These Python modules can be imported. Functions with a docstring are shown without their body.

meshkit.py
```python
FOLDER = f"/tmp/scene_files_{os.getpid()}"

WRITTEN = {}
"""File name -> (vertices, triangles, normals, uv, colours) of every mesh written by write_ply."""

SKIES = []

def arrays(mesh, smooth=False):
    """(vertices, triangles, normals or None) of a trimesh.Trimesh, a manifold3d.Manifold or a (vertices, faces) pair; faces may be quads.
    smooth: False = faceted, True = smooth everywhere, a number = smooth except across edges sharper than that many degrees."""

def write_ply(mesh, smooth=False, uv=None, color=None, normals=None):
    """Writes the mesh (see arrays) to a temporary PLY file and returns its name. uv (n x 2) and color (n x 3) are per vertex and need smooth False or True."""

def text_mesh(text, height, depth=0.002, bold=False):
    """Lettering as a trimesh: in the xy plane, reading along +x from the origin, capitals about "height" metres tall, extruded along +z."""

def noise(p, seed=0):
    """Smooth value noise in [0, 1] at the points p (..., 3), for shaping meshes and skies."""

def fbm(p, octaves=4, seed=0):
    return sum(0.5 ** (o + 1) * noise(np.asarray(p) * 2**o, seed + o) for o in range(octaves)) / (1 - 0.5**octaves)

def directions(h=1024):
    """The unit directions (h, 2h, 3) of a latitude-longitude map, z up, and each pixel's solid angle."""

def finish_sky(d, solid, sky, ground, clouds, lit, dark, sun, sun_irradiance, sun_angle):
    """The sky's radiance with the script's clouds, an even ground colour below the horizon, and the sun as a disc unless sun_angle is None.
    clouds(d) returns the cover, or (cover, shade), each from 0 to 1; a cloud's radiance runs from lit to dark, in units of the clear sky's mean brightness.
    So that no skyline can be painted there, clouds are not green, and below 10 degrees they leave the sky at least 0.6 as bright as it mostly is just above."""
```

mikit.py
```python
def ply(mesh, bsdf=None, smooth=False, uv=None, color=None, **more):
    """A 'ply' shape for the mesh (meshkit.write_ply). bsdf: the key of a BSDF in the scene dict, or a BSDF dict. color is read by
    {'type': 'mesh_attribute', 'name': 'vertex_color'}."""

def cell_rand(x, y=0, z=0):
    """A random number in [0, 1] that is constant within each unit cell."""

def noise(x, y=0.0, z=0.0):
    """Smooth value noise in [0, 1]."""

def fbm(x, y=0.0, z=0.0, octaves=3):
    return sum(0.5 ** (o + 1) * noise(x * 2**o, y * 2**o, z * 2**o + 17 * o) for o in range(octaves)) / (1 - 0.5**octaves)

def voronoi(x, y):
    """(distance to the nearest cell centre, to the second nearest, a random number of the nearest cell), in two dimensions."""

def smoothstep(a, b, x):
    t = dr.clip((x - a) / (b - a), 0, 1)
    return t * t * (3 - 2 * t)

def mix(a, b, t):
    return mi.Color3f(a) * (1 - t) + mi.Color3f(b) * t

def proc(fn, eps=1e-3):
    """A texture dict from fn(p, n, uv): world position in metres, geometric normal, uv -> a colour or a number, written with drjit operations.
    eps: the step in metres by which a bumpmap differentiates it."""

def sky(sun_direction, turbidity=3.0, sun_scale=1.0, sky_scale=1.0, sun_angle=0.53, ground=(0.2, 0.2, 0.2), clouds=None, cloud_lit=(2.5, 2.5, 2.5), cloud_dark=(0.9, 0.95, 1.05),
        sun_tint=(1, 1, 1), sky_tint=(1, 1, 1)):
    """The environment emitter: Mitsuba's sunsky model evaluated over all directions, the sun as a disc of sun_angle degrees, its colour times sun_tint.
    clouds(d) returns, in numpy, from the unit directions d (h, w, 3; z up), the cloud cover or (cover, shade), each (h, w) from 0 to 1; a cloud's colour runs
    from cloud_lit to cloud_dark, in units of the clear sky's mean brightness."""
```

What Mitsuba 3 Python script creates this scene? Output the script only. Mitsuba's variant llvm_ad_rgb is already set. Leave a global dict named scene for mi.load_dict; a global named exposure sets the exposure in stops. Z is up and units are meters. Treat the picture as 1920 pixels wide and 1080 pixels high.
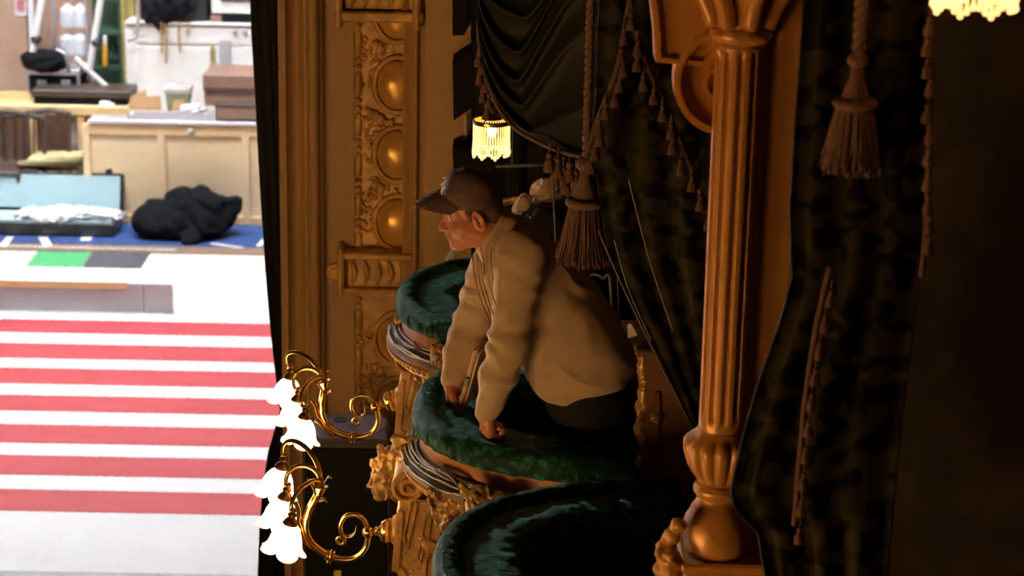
import math, random
import numpy as np, trimesh, manifold3d as m3, shapely
from shapely.geometry import Polygon
import mitsuba as mi, drjit as dr
import mikit, meshkit
from mikit import proc, noise, fbm, voronoi, cell_rand, smoothstep, mix

rng = np.random.default_rng(7)
random.seed(7)
scene = {'type': 'scene'}
labels = {}
T4 = mi.ScalarTransform4f

# ------------------------------------------------------------------ camera
F_PX, PITCH, ROLL = 4031.0, math.radians(16.44), math.radians(1.1)
EYE = np.array([0.0, 0.0, 5.0])
FW = np.array([0, math.cos(PITCH), -math.sin(PITCH)])
U0 = np.array([0, math.sin(PITCH), math.cos(PITCH)])
R0 = np.array([1.0, 0, 0])
RT = R0 * math.cos(ROLL) + U0 * math.sin(ROLL)
UP = -R0 * math.sin(ROLL) + U0 * math.cos(ROLL)
scene['camera'] = {'type': 'thinlens', 'fov': math.degrees(2 * math.atan(960 / F_PX)), 'fov_axis': 'x',
                   'aperture_radius': 0.007, 'focus_distance': 6.05, 'near_clip': 0.05, 'far_clip': 100.0,
                   'to_world': T4().look_at(origin=EYE.tolist(), target=(EYE + FW).tolist(), up=UP.tolist())}
exposure = 0.0

# ------------------------------------------------------------------ large unseen lights (over the stage, and a warm house lamp beside the frame)
def lamp_panel(key, x, y, z, sx, sy, rad):
    scene[key] = {'type': 'rectangle', 'to_world': T4().translate([x, y, z]).rotate([1, 0, 0], 180).scale([sx / 2, sy / 2, 1]),
                  'bsdf': {'type': 'ref', 'id': 'm_lamp_glass'}, 'emitter': {'type': 'area', 'radiance': {'type': 'rgb', 'value': rad}}}
STAGE_RAD = [60.0, 62.0, 65.0]
HOUSE_RAD = [165.0, 86.0, 29.0]
SCONCE_RAD = [20.0, 12.4, 4.8]
BEAD_RAD = [70.0, 36.0, 11.0]
scene['m_lamp_glass'] = {'type': 'twosided', 'bsdf': {'type': 'diffuse', 'reflectance': {'type': 'rgb', 'value': [.5, .5, .5]}}}
BOOM_I = [330.0, 300.0, 265.0]
STAGE_LIGHTS = [(-7, 12.5), (-4.2, 12.5), (-1.4, 12.5), (-7, 15.5), (-4.2, 15.5), (-1.4, 15.5), (-7, 18.3), (-4.2, 18.3), (-1.4, 18.3)]

# ------------------------------------------------------------------ helpers
def ray(x, y):
    return FW + RT * (x - 960) / F_PX - UP * (y - 540) / F_PX
def at(x, y, Y):
    d = ray(x, y)
    return EYE + d * (Y / d[1])
def gp(x, y, z):
    d = ray(x, y)
    return EYE + d * ((z - EYE[2]) / d[2])

def lab(key, label=None, cat=None, group=None, kind=None):
    e = {}
    for k, v in (('label', label), ('category', cat), ('group', group), ('kind', kind)):
        if v: e[k] = v
    if e: labels[key] = e
    return key
USED = {}
def num(name):
    n = USED.get(name, 0)
    USED[name] = n + 1
    return name if n == 0 else f'{name}_{n:03d}'
def add(name, mesh, bsdf, parent=None, smooth=35, label=None, cat=None, group=None, kind=None, **more):
    key = num((parent + '__' if parent else '') + name)
    scene[key] = mikit.ply(mesh, bsdf, smooth=smooth, **more) if not isinstance(mesh, dict) else {**mesh}
    return lab(key, label, cat, group, kind)
def put(name, ply, mat, parent=None, label=None, cat=None, group=None):
    key = num((parent + '__' if parent else '') + name)
    scene[key] = {**ply, 'to_world': T4(np.asarray(mat, float).tolist())}
    return lab(key, label, cat, group)
def thing(name, label, cat, group=None):
    return lab(num(name), label, cat, group)
def struct(name, mesh, bsdf, parent=None, smooth=False, label=None):
    return add(name, mesh, bsdf, parent, smooth, label=label, kind=None if parent else 'structure')

def TM(v, f): return trimesh.Trimesh(np.asarray(v, float), np.asarray(f, int), process=False)
def cat(*ms): return trimesh.util.concatenate([m for m in ms])
def frame(o, x, y, z):
    m = np.eye(4); m[:3, 0], m[:3, 1], m[:3, 2], m[:3, 3] = x, y, z, o
    return m
def moved(mesh, mat):
    m = mesh.copy(); m.apply_transform(mat); return m
def rot(axis, deg, p=(0, 0, 0)):
    return trimesh.transformations.rotation_matrix(math.radians(deg), axis, p)
def tr(x, y, z):
    m = np.eye(4); m[:3, 3] = x, y, z; return m
def man(mesh):
    return m3.Manifold(m3.Mesh(np.asarray(mesh.vertices, np.float32), np.asarray(mesh.faces, np.uint32)))
def unman(m):
    q = m.to_mesh(); return TM(q.vert_properties[:, :3], q.tri_verts)
def box(x0, x1, y0, y1, z0, z1, b=0.0):
    if b <= 0:
        m = trimesh.creation.box((x1 - x0, y1 - y0, z1 - z0))
        m.apply_translation(((x0 + x1) / 2, (y0 + y1) / 2, (z0 + z1) / 2)); return m
    pts = []
    for sx in (0, 1):
        for sy in (0, 1):
            for sz in (0, 1):
                c = np.array([(x0, x1)[sx], (y0, y1)[sy], (z0, z1)[sz]], float)
                d = np.array([1 - 2 * sx, 1 - 2 * sy, 1 - 2 * sz]) * b
                for k in range(3):
                    q = c + d; q[k] = c[k]; pts.append(q)
    return trimesh.convex.convex_hull(np.array(pts))
def obox(p, q, w, h, up=(0, 0, 1), b=0.0):
    """a bar from p to q with width w and height h"""
    p, q = np.asarray(p, float), np.asarray(q, float)
    L = np.linalg.norm(q - p); x = (q - p) / L
    y = np.cross(up, x); y /= np.linalg.norm(y); z = np.cross(x, y)
    return moved(box(0, L, -w / 2, w / 2, -h / 2, h / 2, b), frame(p, x, y, z))
def crom(P, n):
    P = np.asarray(P, float)
    Q = np.vstack([2 * P[0] - P[1], P, 2 * P[-1] - P[-2]])
    t = np.linspace(0, len(P) - 1 - 1e-9, n); i = t.astype(int); u = (t - i)[:, None]
    a, b, c, d = Q[i], Q[i + 1], Q[i + 2], Q[i + 3]
    return .5 * (2 * b + (c - a) * u + (2 * a - 5 * b + 4 * c - d) * u**2 + (3 * b - a - 3 * c + d) * u**3)
def loft(R, caps=True, closed=False):
    """rings R (n, m, 3)"""
    R = np.asarray(R, float); n, m = R.shape[:2]
    i, j = np.meshgrid(np.arange(n - 1 if not closed else n), np.arange(m), indexing='ij')
    i, j = i.ravel(), j.ravel(); i2, j2 = (i + 1) % n, (j + 1) % m
    f = np.vstack([np.stack([i * m + j, i * m + j2, i2 * m + j2], 1), np.stack([i * m + j, i2 * m + j2, i2 * m + j], 1)])
    v = R.reshape(-1, 3)
    if caps and not closed:
        c = np.vstack([R[0].mean(0), R[-1].mean(0)]); k = len(v); v = np.vstack([v, c])
        j = np.arange(m); j2 = (j + 1) % m
        f = np.vstack([f, np.stack([np.full(m, k), j2, j], 1), np.stack([np.full(m, k + 1), (n - 1) * m + j, (n - 1) * m + j2], 1)])
    M = TM(v, f)
    if M.volume < 0: M.invert()
    return M
def tube(P, r, sides=8, n=None, flat=None):
    """a swept tube; r number or list along the points; flat = (direction, ratio) squashes"""
    P = np.asarray(P, float); r = np.broadcast_to(np.asarray(r, float), (len(P),))
    if n:
        t = np.linspace(0, len(P) - 1, n)
        rr = np.interp(t, np.arange(len(P)), r); P = crom(P, n); r = rr
    t = np.gradient(P, axis=0); t /= np.linalg.norm(t, axis=1, keepdims=True) + 1e-12
    a = np.cross(t[0], [0, 0, 1.0] if abs(t[0][2]) < .9 else [1.0, 0, 0]); a /= np.linalg.norm(a)
    ang = np.arange(sides) * 2 * math.pi / sides; R = []
    for k in range(len(P)):
        a = a - t[k] * (a @ t[k]); a /= np.linalg.norm(a) + 1e-12; b = np.cross(t[k], a)
        R.append(P[k] + r[k] * (np.cos(ang)[:, None] * a + np.sin(ang)[:, None] * b))
    return loft(R)
def lathe(prof, seg=24, fn=None):
    """profile [(r, z)...] about z; fn(angle, k) -> radius factor"""
    ang = np.arange(seg) * 2 * math.pi / seg; R = []
    for k, (r, z) in enumerate(prof):
        rr = max(r, 1e-4) * (fn(ang, k) if fn else 1.0) * np.ones(seg)
        R.append(np.stack([rr * np.cos(ang), rr * np.sin(ang), np.full(seg, z)], 1))
    return loft(R)
def sheet(P, th):
    """thick cloth from a grid of points (n, m, 3)"""
    P = np.asarray(P, float); n, m = P.shape[:2]
    du, dv = np.gradient(P, axis=0), np.gradient(P, axis=1)
    N = np.cross(du, dv); N /= np.linalg.norm(N, axis=2, keepdims=True) + 1e-12
    A, B = (P + N * th / 2).reshape(-1, 3), (P - N * th / 2).reshape(-1, 3); k = n * m
    i, j = np.meshgrid(np.arange(n - 1), np.arange(m - 1), indexing='ij'); i, j = i.ravel(), j.ravel()
    a, b, c, d = i * m + j, i * m + j + 1, (i + 1) * m + j + 1, (i + 1) * m + j
    f = [np.stack([a, d, c], 1), np.stack([a, c, b], 1), np.stack([a, c, d], 1) + k, np.stack([a, b, c], 1) + k]
    for s in (np.arange(m), (np.arange(m) + (n - 1) * m)[::-1], (np.arange(n) * m)[::-1], np.arange(n) * m + m - 1):
        p, q = s[:-1], s[1:]
        f += [np.stack([p, q, q + k], 1), np.stack([p, q + k, p + k], 1)]
    return TM(np.vstack([A, B]), np.vstack(f))
def extr(poly, d, b=0.0, mat=None):
    """polygon in xy extruded 0..d along z (bevelled by b at the far side)"""
    poly = Polygon(poly) if not isinstance(poly, Polygon) else poly
    if b > 0:
        parts = [trimesh.creation.extrude_polygon(poly, d - b, engine='earcut')]
        q = poly.buffer(-b * .6)
        for k, g in enumerate(getattr(q, 'geoms', [q])):
            if not g.is_empty: parts.append(trimesh.creation.extrude_polygon(g, d, engine='earcut'))
        M = cat(*parts)
    else:
        M = trimesh.creation.extrude_polygon(poly, d, engine='earcut')
    return moved(M, mat) if mat is not None else M
XZ = lambda y: np.array([[1, 0, 0, 0], [0, 0, -1, y], [0, 1, 0, 0], [0, 0, 0, 1.0]])   # polygon (x, z), extruded towards the viewer (-y) from y

# ---- signed distance modelling
def sd_sph(p, c, r): return np.linalg.norm(p - np.asarray(c), axis=-1) - r
def sd_ell(p, c, r, R=None):
    q = p - np.asarray(c)
    if R is not None: q = q @ R
    r = np.asarray(r, float)
    k0 = np.linalg.norm(q / r, axis=-1); k1 = np.linalg.norm(q / r**2, axis=-1)
    return np.where(k1 > 1e-9, k0 * (k0 - 1) / np.maximum(k1, 1e-9), -r.min())
def sd_cap(p, a, b, r0, r1=None):
    a, b = np.asarray(a, float), np.asarray(b, float); r1 = r0 if r1 is None else r1
    ba = b - a; t = np.clip(((p - a) @ ba) / (ba @ ba + 1e-12), 0, 1)
    return np.linalg.norm(p - a - t[..., None] * ba, axis=-1) - (r0 + (r1 - r0) * t)
def smin(a, b, k):
    h = np.maximum(k - np.abs(a - b), 0) / k
    return np.minimum(a, b) - h * h * k * .25
def local(p, c, R, f):
    """f near the point c only; farther than R away just a safe distance"""
    r = np.linalg.norm(p - np.asarray(c), axis=1); d = np.maximum(r - R * .6, .05); k = r < R
    if k.any(): d[k] = f(p[k])
    return d
def smax(a, b, k): return -smin(-a, -b, k)
def ry(deg):
    c, s = math.cos(math.radians(deg)), math.sin(math.radians(deg)); return np.array([[c, 0, s], [0, 1, 0], [-s, 0, c]])
def sdf_mesh(f, lo, hi, h):
    lo, hi = np.asarray(lo, float), np.asarray(hi, float)
    nb = np.ceil((hi - lo) / (4 * h)).astype(int) + 1; n = nb * 4
    g = np.stack(np.meshgrid(*[lo[k] + (np.arange(nb[k]) * 4 + 1.5) * h for k in range(3)], indexing='ij'), -1)
    d = f(g.reshape(-1, 3)).reshape(nb)
    near = np.abs(d) < 5.2 * h
    V = np.repeat(np.repeat(np.repeat(np.where(d > 0, 9.0, -9.0).astype(np.float32), 4, 0), 4, 1), 4, 2)
    bi = np.argwhere(near)
    off = np.stack(np.meshgrid(*[np.arange(4)] * 3, indexing='ij'), -1).reshape(-1, 3)
    idx = (bi[:, None] * 4 + off[None]).reshape(-1, 3)
    V[idx[:, 0], idx[:, 1], idx[:, 2]] = f(lo + idx * h)
    S = V < 0
    c = S[:-1, :-1, :-1].astype(np.int8)
    for a in (0, 1):
        for b in (0, 1):
            for e in (0, 1):
                if a + b + e: c = c + S[a:n[0] - 1 + a, b:n[1] - 1 + b, e:n[2] - 1 + e]
    cells = np.argwhere((c > 0) & (c < 8))
    num_ = -np.ones(c.shape, np.int64); num_[tuple(cells.T)] = np.arange(len(cells))
    acc, cnt = np.zeros((len(cells), 3)), np.zeros(len(cells))
    corners = [(a, b, e) for a in (0, 1) for b in (0, 1) for e in (0, 1)]
    for p in corners:
        for ax in range(3):
            if p[ax] == 0:
                q = list(p); q[ax] = 1
                v0 = V[tuple((cells + p).T)]; v1 = V[tuple((cells + q).T)]
                x = (v0 < 0) != (v1 < 0)
                t = np.where(x, v0 / np.where(x, v0 - v1, 1), 0)
                pt = np.array(p, float)[None].repeat(len(cells), 0); pt[:, ax] = t
                acc[x] += pt[x]; cnt[x] += 1
    v = lo + (cells + acc / cnt[:, None]) * h
    F = []
    for ax in range(3):
        sl0 = [slice(1, -1)] * 3; sl0[ax] = slice(0, -1); sl1 = [slice(1, -1)] * 3; sl1[ax] = slice(1, None)
        A, B = S[tuple(sl0)], S[tuple(sl1)]
        for flip, m in ((False, A & ~B), (True, ~A & B)):
            e = np.argwhere(m) + [0 if k == ax else 1 for k in range(3)]
            u, w = [(1, 2), (2, 0), (0, 1)][ax]
            du, dw = np.eye(3, dtype=int)[u], np.eye(3, dtype=int)[w]
            q = [num_[tuple((e - a * du - b * dw).T)] for a, b in ((1, 1), (0, 1), (0, 0), (1, 0))]
            if flip: q = q[::-1]
            F += [np.stack([q[0], q[1], q[2]], 1), np.stack([q[0], q[2], q[3]], 1)]
    F = np.vstack(F)
    return TM(v, F[(F >= 0).all(1)])

# ------------------------------------------------------------------ materials
def rgb(*c): return {'type': 'rgb', 'value': list(c)}
def mat(key, col, rough=.6, metal=0.0, bump=None, scale=None, two=True, **k):
    b = {'type': 'principled', 'base_color': col if isinstance(col, dict) else rgb(*col), 'roughness': rough, 'metallic': metal, **k}
    if bump: b = {'type': 'bumpmap', 'arbitrary': bump, 'scale': scale, 'bsdf': b}
    scene[key] = {'type': 'twosided', 'bsdf': b} if two else b
def gilt_fn(p, n, uv):
    a = fbm(p.x * 14, p.y * 14, p.z * 14, 3); b = noise(p.x * 90, p.y * 90, p.z * 90)
    c = mix([.30, .165, .055], [.60, .36, .12], smoothstep(.25, .7, a))
    return mix(c, [.16, .08, .03], smoothstep(.72, .95, b) * .6)
mat('gilt', proc(gilt_fn), .42, .25, specular=.5)
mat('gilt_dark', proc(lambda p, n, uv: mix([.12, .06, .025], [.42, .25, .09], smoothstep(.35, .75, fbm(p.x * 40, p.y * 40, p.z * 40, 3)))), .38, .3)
mat('ochre', proc(lambda p, n, uv: mix([.25, .14, .052], [.34, .20, .074], fbm(p.x * 5, p.y * 5, p.z * 3, 3))), .55)
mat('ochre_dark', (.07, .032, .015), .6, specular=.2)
mat('column_paint', proc(lambda p, n, uv: mix([.35, .155, .036], [.48, .225, .055], fbm(p.x * 9, p.y * 9, p.z * 5, 3))), .38, .08)
mat('brass', (.72, .45, .15), .22, 1.0)
mat('brass_dark', (.30, .17, .07), .35, 1.0)
def velvet_fn(p, n, uv):
    a = fbm(p.x * 34 + 3, p.y * 50, p.z * 40, 3); b = fbm(p.x * 150, p.y * 150, p.z * 150, 2)
    t = smoothstep(.35, .8, a) * (.3 + 1.0 * b)  # paler patches put the highlights of crushed nap into the colour
    s = noise(p.x * 260 + p.y * 90, p.y * 260, p.z * 60)
    return mix([.0032, .0165, .0125], [.024, .115, .088], t * t) * (.45 + 1.1 * s)
mat('velvet', proc(velvet_fn), .55, 0, sheen=.25, sheen_tint=1.0, specular=.05)
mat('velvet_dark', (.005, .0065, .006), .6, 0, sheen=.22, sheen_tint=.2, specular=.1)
def broc_fn(p, n, uv):
    a = smoothstep(.45, .53, fbm(p.x * 30 + 9, p.y * 12, p.z * 30, 2))
    return mix([.001, .001, .001], [.011, .0095, .007], a)
mat('brocade', proc(broc_fn), .55, specular=.05, sheen=.05)
mat('damask', proc(lambda p, n, uv: mix([.002, .0013, .001], [.009, .0055, .0032], smoothstep(.47, .55, fbm(p.x * 9 + 4, p.y * 9, p.z * 8, 3)))), .6)
mat('passementerie', (.075, .037, .026), .85, sheen=.3)
mat('passementerie_dark', (.042, .019, .016), .85, sheen=.2)
mat('orange_band', proc(lambda p, n, uv: mix([.30, .12, .045], [.42, .19, .08], fbm(p.x * 12, p.y * 12, p.z * 12, 3))), .5)
mat('dusty_ledge', proc(lambda p, n, uv: mix([.10, .075, .065], [.26, .22, .20], fbm(p.x * 25, p.y * 25, p.z * 25, 3))), .6)
mat('cable_grey', (.72, .70, .72), .3)
mat('cable_black', (.012, .012, .013), .35)
mat('black_plastic', (.014, .014, .016), .4)
mat('grey_plastic', (.05, .05, .055), .45)
mat('black_cloth', (.0055, .006, .0075), .85, specular=.1)
mat('interior_dark', (.03, .018, .012), .8, specular=.1)
mat('steel', (.55, .56, .60), .3, .8)
mat('white_metal', (.78, .78, .80), .35)
# ------------------------------------------------------------------ the setting: stage
mat('stage_white', proc(lambda p, n, uv: mix([.78, .80, .82], [.86, .87, .88], fbm(p.x * 1.5, p.y * 1.5, 0, 3))), .35, specular=.3)
mat('stripe_red', proc(lambda p, n, uv: mix([.42, .042, .058], [.50, .058, .075], fbm(p.x * 2, p.y * 6, 0, 3))), .4)
mat('black_paint', (.01, .01, .011), .7)
mat('blue_carpet', (.016, .045, .15), .9)
mat('brown_board', (.20, .13, .095), .7)
mat('cream', (.72, .62, .50), .5)
mat('green_paint', (.06, .36, .13), .5)
mat('charcoal', (.055, .058, .075), .5)
mat('white_tape', (.8, .82, .86), .5)
mat('seam_grey', (.45, .46, .48), .5)
mat('white_paint', (.80, .79, .76), .5)
mat('dark_wall', (.035, .025, .02), .8)
mat('back_brown', (.35, .22, .155), .7)
SF = struct('floor', box(-12, 4, 8.7, 21.2, -.12, 0), 'stage_white', label='glossy white stage floor with red stripes')
for k, (ya, yb) in enumerate([(603, 627), (648, 675), (694, 723), (745, 774), (800, 834), (858, 894), (922, 962)]):
    Y0, Y1 = gp(250, yb, 0)[1], gp(250, ya, 0)[1]
    struct('red_stripe', box(-9, 3, Y0, Y1, -.01, .002), 'stripe_red', SF)
struct('edge_strip', box(-9, 3, 11.03, 11.13, -.01, .003), 'seam_grey', SF)
# painted boards laid along the back edge of the white floor
YB0, YB1 = gp(250, 503, 0)[1], gp(250, 476, 0)[1]
for (xa, xb, m) in ((-160, 58, 'cream'), (58, 163, 'green_paint'), (163, 275, 'charcoal'), (275, 560, 'cream')):
    a, b = gp(xa, 490, 0)[0], gp(xb, 490, 0)[0]
    struct('painted_board', box(a, b - .012, YB0, YB1, -.01, .008), m, SF)
YC0, YC1, YC2 = gp(250, 476, 0)[1], gp(250, 462, 0)[1], gp(250, 418, 0)[1]
struct('brown_border', box(-9, 3, YC0 + .01, YC1, -.01, .012), 'brown_board', SF)
struct('blue_carpet', box(-9, 3, YC1, YC2, -.01, .016), 'blue_carpet', SF)
def tape(p, q, w):
    a, b = gp(*p, .018), gp(*q, .018)
    struct('tape_mark', obox([a[0], a[1], .018], [b[0], b[1], .018], w, .004), 'white_tape', SF)
tape((3, 463), (20, 444), .07); tape((80, 444), (90, 461), .08); tape((151, 448), (172, 448), .13)
tape((6, 461), (330, 469), .035); tape((395, 456), (455, 465), .05); tape((484, 462), (500, 446), .05)
# stage house shell
struct('wall_stage_back', box(-12, 4, 21.2, 21.3, 0, 11), 'back_brown')
struct('wall_stage_left', box(-12.1, -12, 8.7, 21.3, 0, 11), 'dark_wall')
struct('wall_stage_right', box(4, 4.1, 8.7, 21.3, 0, 11), 'dark_wall')
struct('ceiling_stage', box(-12, 4, 8.7, 21.3, 11, 11.1), 'dark_wall')
for k, (x, y) in enumerate(STAGE_LIGHTS):  # unseen lamps, rows and tilts set to light the stage and its back
    f_, tilt = {12.5: (.62, 25), 15.5: (1.8, 42), 18.3: (1.3, 10)}[y]
    key = thing('unseen_stage_light', f"{ {-7: 'left', -4.2: 'middle', -1.4: 'right'}[x] } unseen white light of the { {12.5: 'front', 15.5: 'middle', 18.3: 'back'}[y] } row high above the stage", 'lamp', 'unseen lights over the stage')
    Mw = tr(x, y, 8.0) @ rot([1, 0, 0], tilt)
    add('housing', moved(box(-.62, .62, -.42, .42, .02, .3, .03), Mw), 'black_plastic', key, False)
    add('hanger', tube([(x, y, 8.15), (x, y, 11.02)], .02, 6), 'steel', key, False)
    scene[key + '__panel'] = {'type': 'rectangle', 'to_world': T4((Mw @ rot([1, 0, 0], 180) @ np.diag([.6, .4, 1, 1])).tolist()),
                              'bsdf': {'type': 'ref', 'id': 'm_lamp_glass'}, 'emitter': {'type': 'area', 'radiance': rgb(*[c * f_ for c in STAGE_RAD])}}
# unseen lantern in the wings, placed to rim-light the man and boxes
BL = thing('unseen_stage_lantern', 'unseen black lantern in the wings, placed to light the man and box rims', 'lantern')
bl = np.array([-3.6, 10.6, 3.9]); bt_ = np.array([-.1, 5.9, 3.0]); bd = (bt_ - bl) / np.linalg.norm(bt_ - bl)
add('housing', obox(bl - bd * .35, bl - bd * .04, .22, .22, b=.02), 'black_plastic', BL, False)
add('boom', tube([(bl[0], bl[1] + .2, 0), (bl[0], bl[1] + .2, 4.6)], .025, 10), 'steel', BL, True)
scene[BL + '__beam'] = {'type': 'spot', 'to_world': T4().look_at(origin=bl.tolist(), target=bt_.tolist(), up=[0, 0, 1]), 'intensity': rgb(*BOOM_I), 'cutoff_angle': 24.0, 'beam_width': 16.0}
# auditorium shell (behind and beside the camera)
struct('floor_auditorium', box(-10, 2.4, -6, 8.7, -1.3, -1.2), 'interior_dark')
struct('ceiling_auditorium', box(-10, 2.4, -6, 8.7, 10, 10.1), 'interior_dark')
struct('wall_left', box(-10.1, -10, -6, 8.7, -1.3, 10), 'interior_dark')
struct('wall_rear', box(-10, 2.4, -6.1, -6, -1.3, 10), 'interior_dark')
struct('wall_right', box(2.3, 2.4, -6, 8.7, -1.3, 10), 'interior_dark')
px_end = at(803.5, 300, 8.4)[0]
struct('wall_proscenium', cat(box(-.93, 2.3, 8.44, 8.7, -1.2, 10), box(-10, -8.2, 8.44, 8.7, -1.2, 10), box(-8.2, -.93, 8.44, 8.7, 5.6, 10), box(-8.2, -.93, 8.5, 8.7, -1.2, 0)), 'ochre')  # header over the opening is out of view, placed to limit stage light
struct('wall_box_end', box(px_end, 2.3, 8.06, 8.44, -1.2, 4.8), 'ochre')
# added drape out of view, blocks direct stage light from the boxes
add('added_stage_drape', sheet(np.array([[[x, 9.0 + .06 * math.sin(x * 17), z] for x in np.linspace(-8.4, -.6, 180)] for z in (4.15, 7.4)]), .02), 'black_cloth',
    label='added black drape out of view, keeping stage light off the boxes', cat='curtain')

# ------------------------------------------------------------------ proscenium pilaster
PIL = thing('proscenium_pilaster', 'tall ochre and gilt pilaster with oval bosses beside the black stage curtain', 'pilaster')
ZB, ZT = 1.1, 5.4
def px(x, y=300): return at(x, y, 8.4)[0]
def strip(name, x0, x1, y_front, kind, m, z0=ZB, z1=ZT, n=10):
    xs = np.linspace(x0, x1, n + 1); t = np.linspace(0, 1, n + 1); h = (x1 - x0)
    if kind == 'round': ys = y_front + .5 * h * (1 - np.sqrt(np.maximum(0, 1 - (2 * t - 1)**2)))
    elif kind == 'hollow': ys = y_front + .55 * h * np.sin(math.pi * t)
    elif kind == 'ogee': ys = y_front + .4 * h * (.5 - .5 * np.cos(math.pi * t))
    elif kind == 'ogee2': ys = y_front + .4 * h * (.5 + .5 * np.cos(math.pi * t))
    else: ys = np.full(n + 1, y_front)
    poly = Polygon(list(zip(xs, ys)) + [(x1, 8.438), (x0, 8.438)])
    M = trimesh.creation.extrude_polygon(poly, z1 - z0, engine='earcut'); M.apply_translation((0, 0, z0))
    return add(name, M, m, PIL, 30)
strip('fillet', px(527.5), px(541), 8.33, 'flat', 'ochre', n=1)
strip('cavetto', px(541), px(574), 8.345, 'hollow', 'ochre')
strip('fillet', px(574), px(580), 8.33, 'flat', 'ochre', n=1)
strip('torus', px(580), px(602), 8.31, 'round', 'ochre')
strip('fillet', px(602), px(607), 8.36, 'flat', 'ochre', n=1)
strip('plain_panel', px(607), px(645), 8.40, 'flat', 'ochre', n=1)
strip('plain_panel', px(645), px(664), 8.385, 'flat', 'ochre', n=1)
strip('ornament_field', px(664), px(764), 8.395, 'flat', 'gilt', n=1)
strip('side_moulding', px(757), px(775), 8.30, 'ogee', 'ochre')
strip('side_moulding', px(775), px(785), 8.29, 'round', 'ochre')
strip('side_moulding', px(785), px(803), 8.31, 'ogee2', 'ochre')
# bead string: long beads with round ones between
xb = px(672)
longb = mikit.ply(lathe([(0, -.05), (.011, -.045), (.0155, -.02), (.0155, .02), (.011, .045), (0, .05)], 10), 'gilt', smooth=True)
shortb = mikit.ply(lathe([(0, -.014), (.012, -.008), (.016, 0), (.012, .008), (0, .014)], 10), 'gilt', smooth=True)
z = 1.5
while z < 3.62:
    put('bead', longb, tr(xb, 8.385, z + .05), PIL); put('bead', shortb, tr(xb, 8.385, z + .116), PIL); put('bead', shortb, tr(xb, 8.385, z + .146), PIL)
    z += .164
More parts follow.
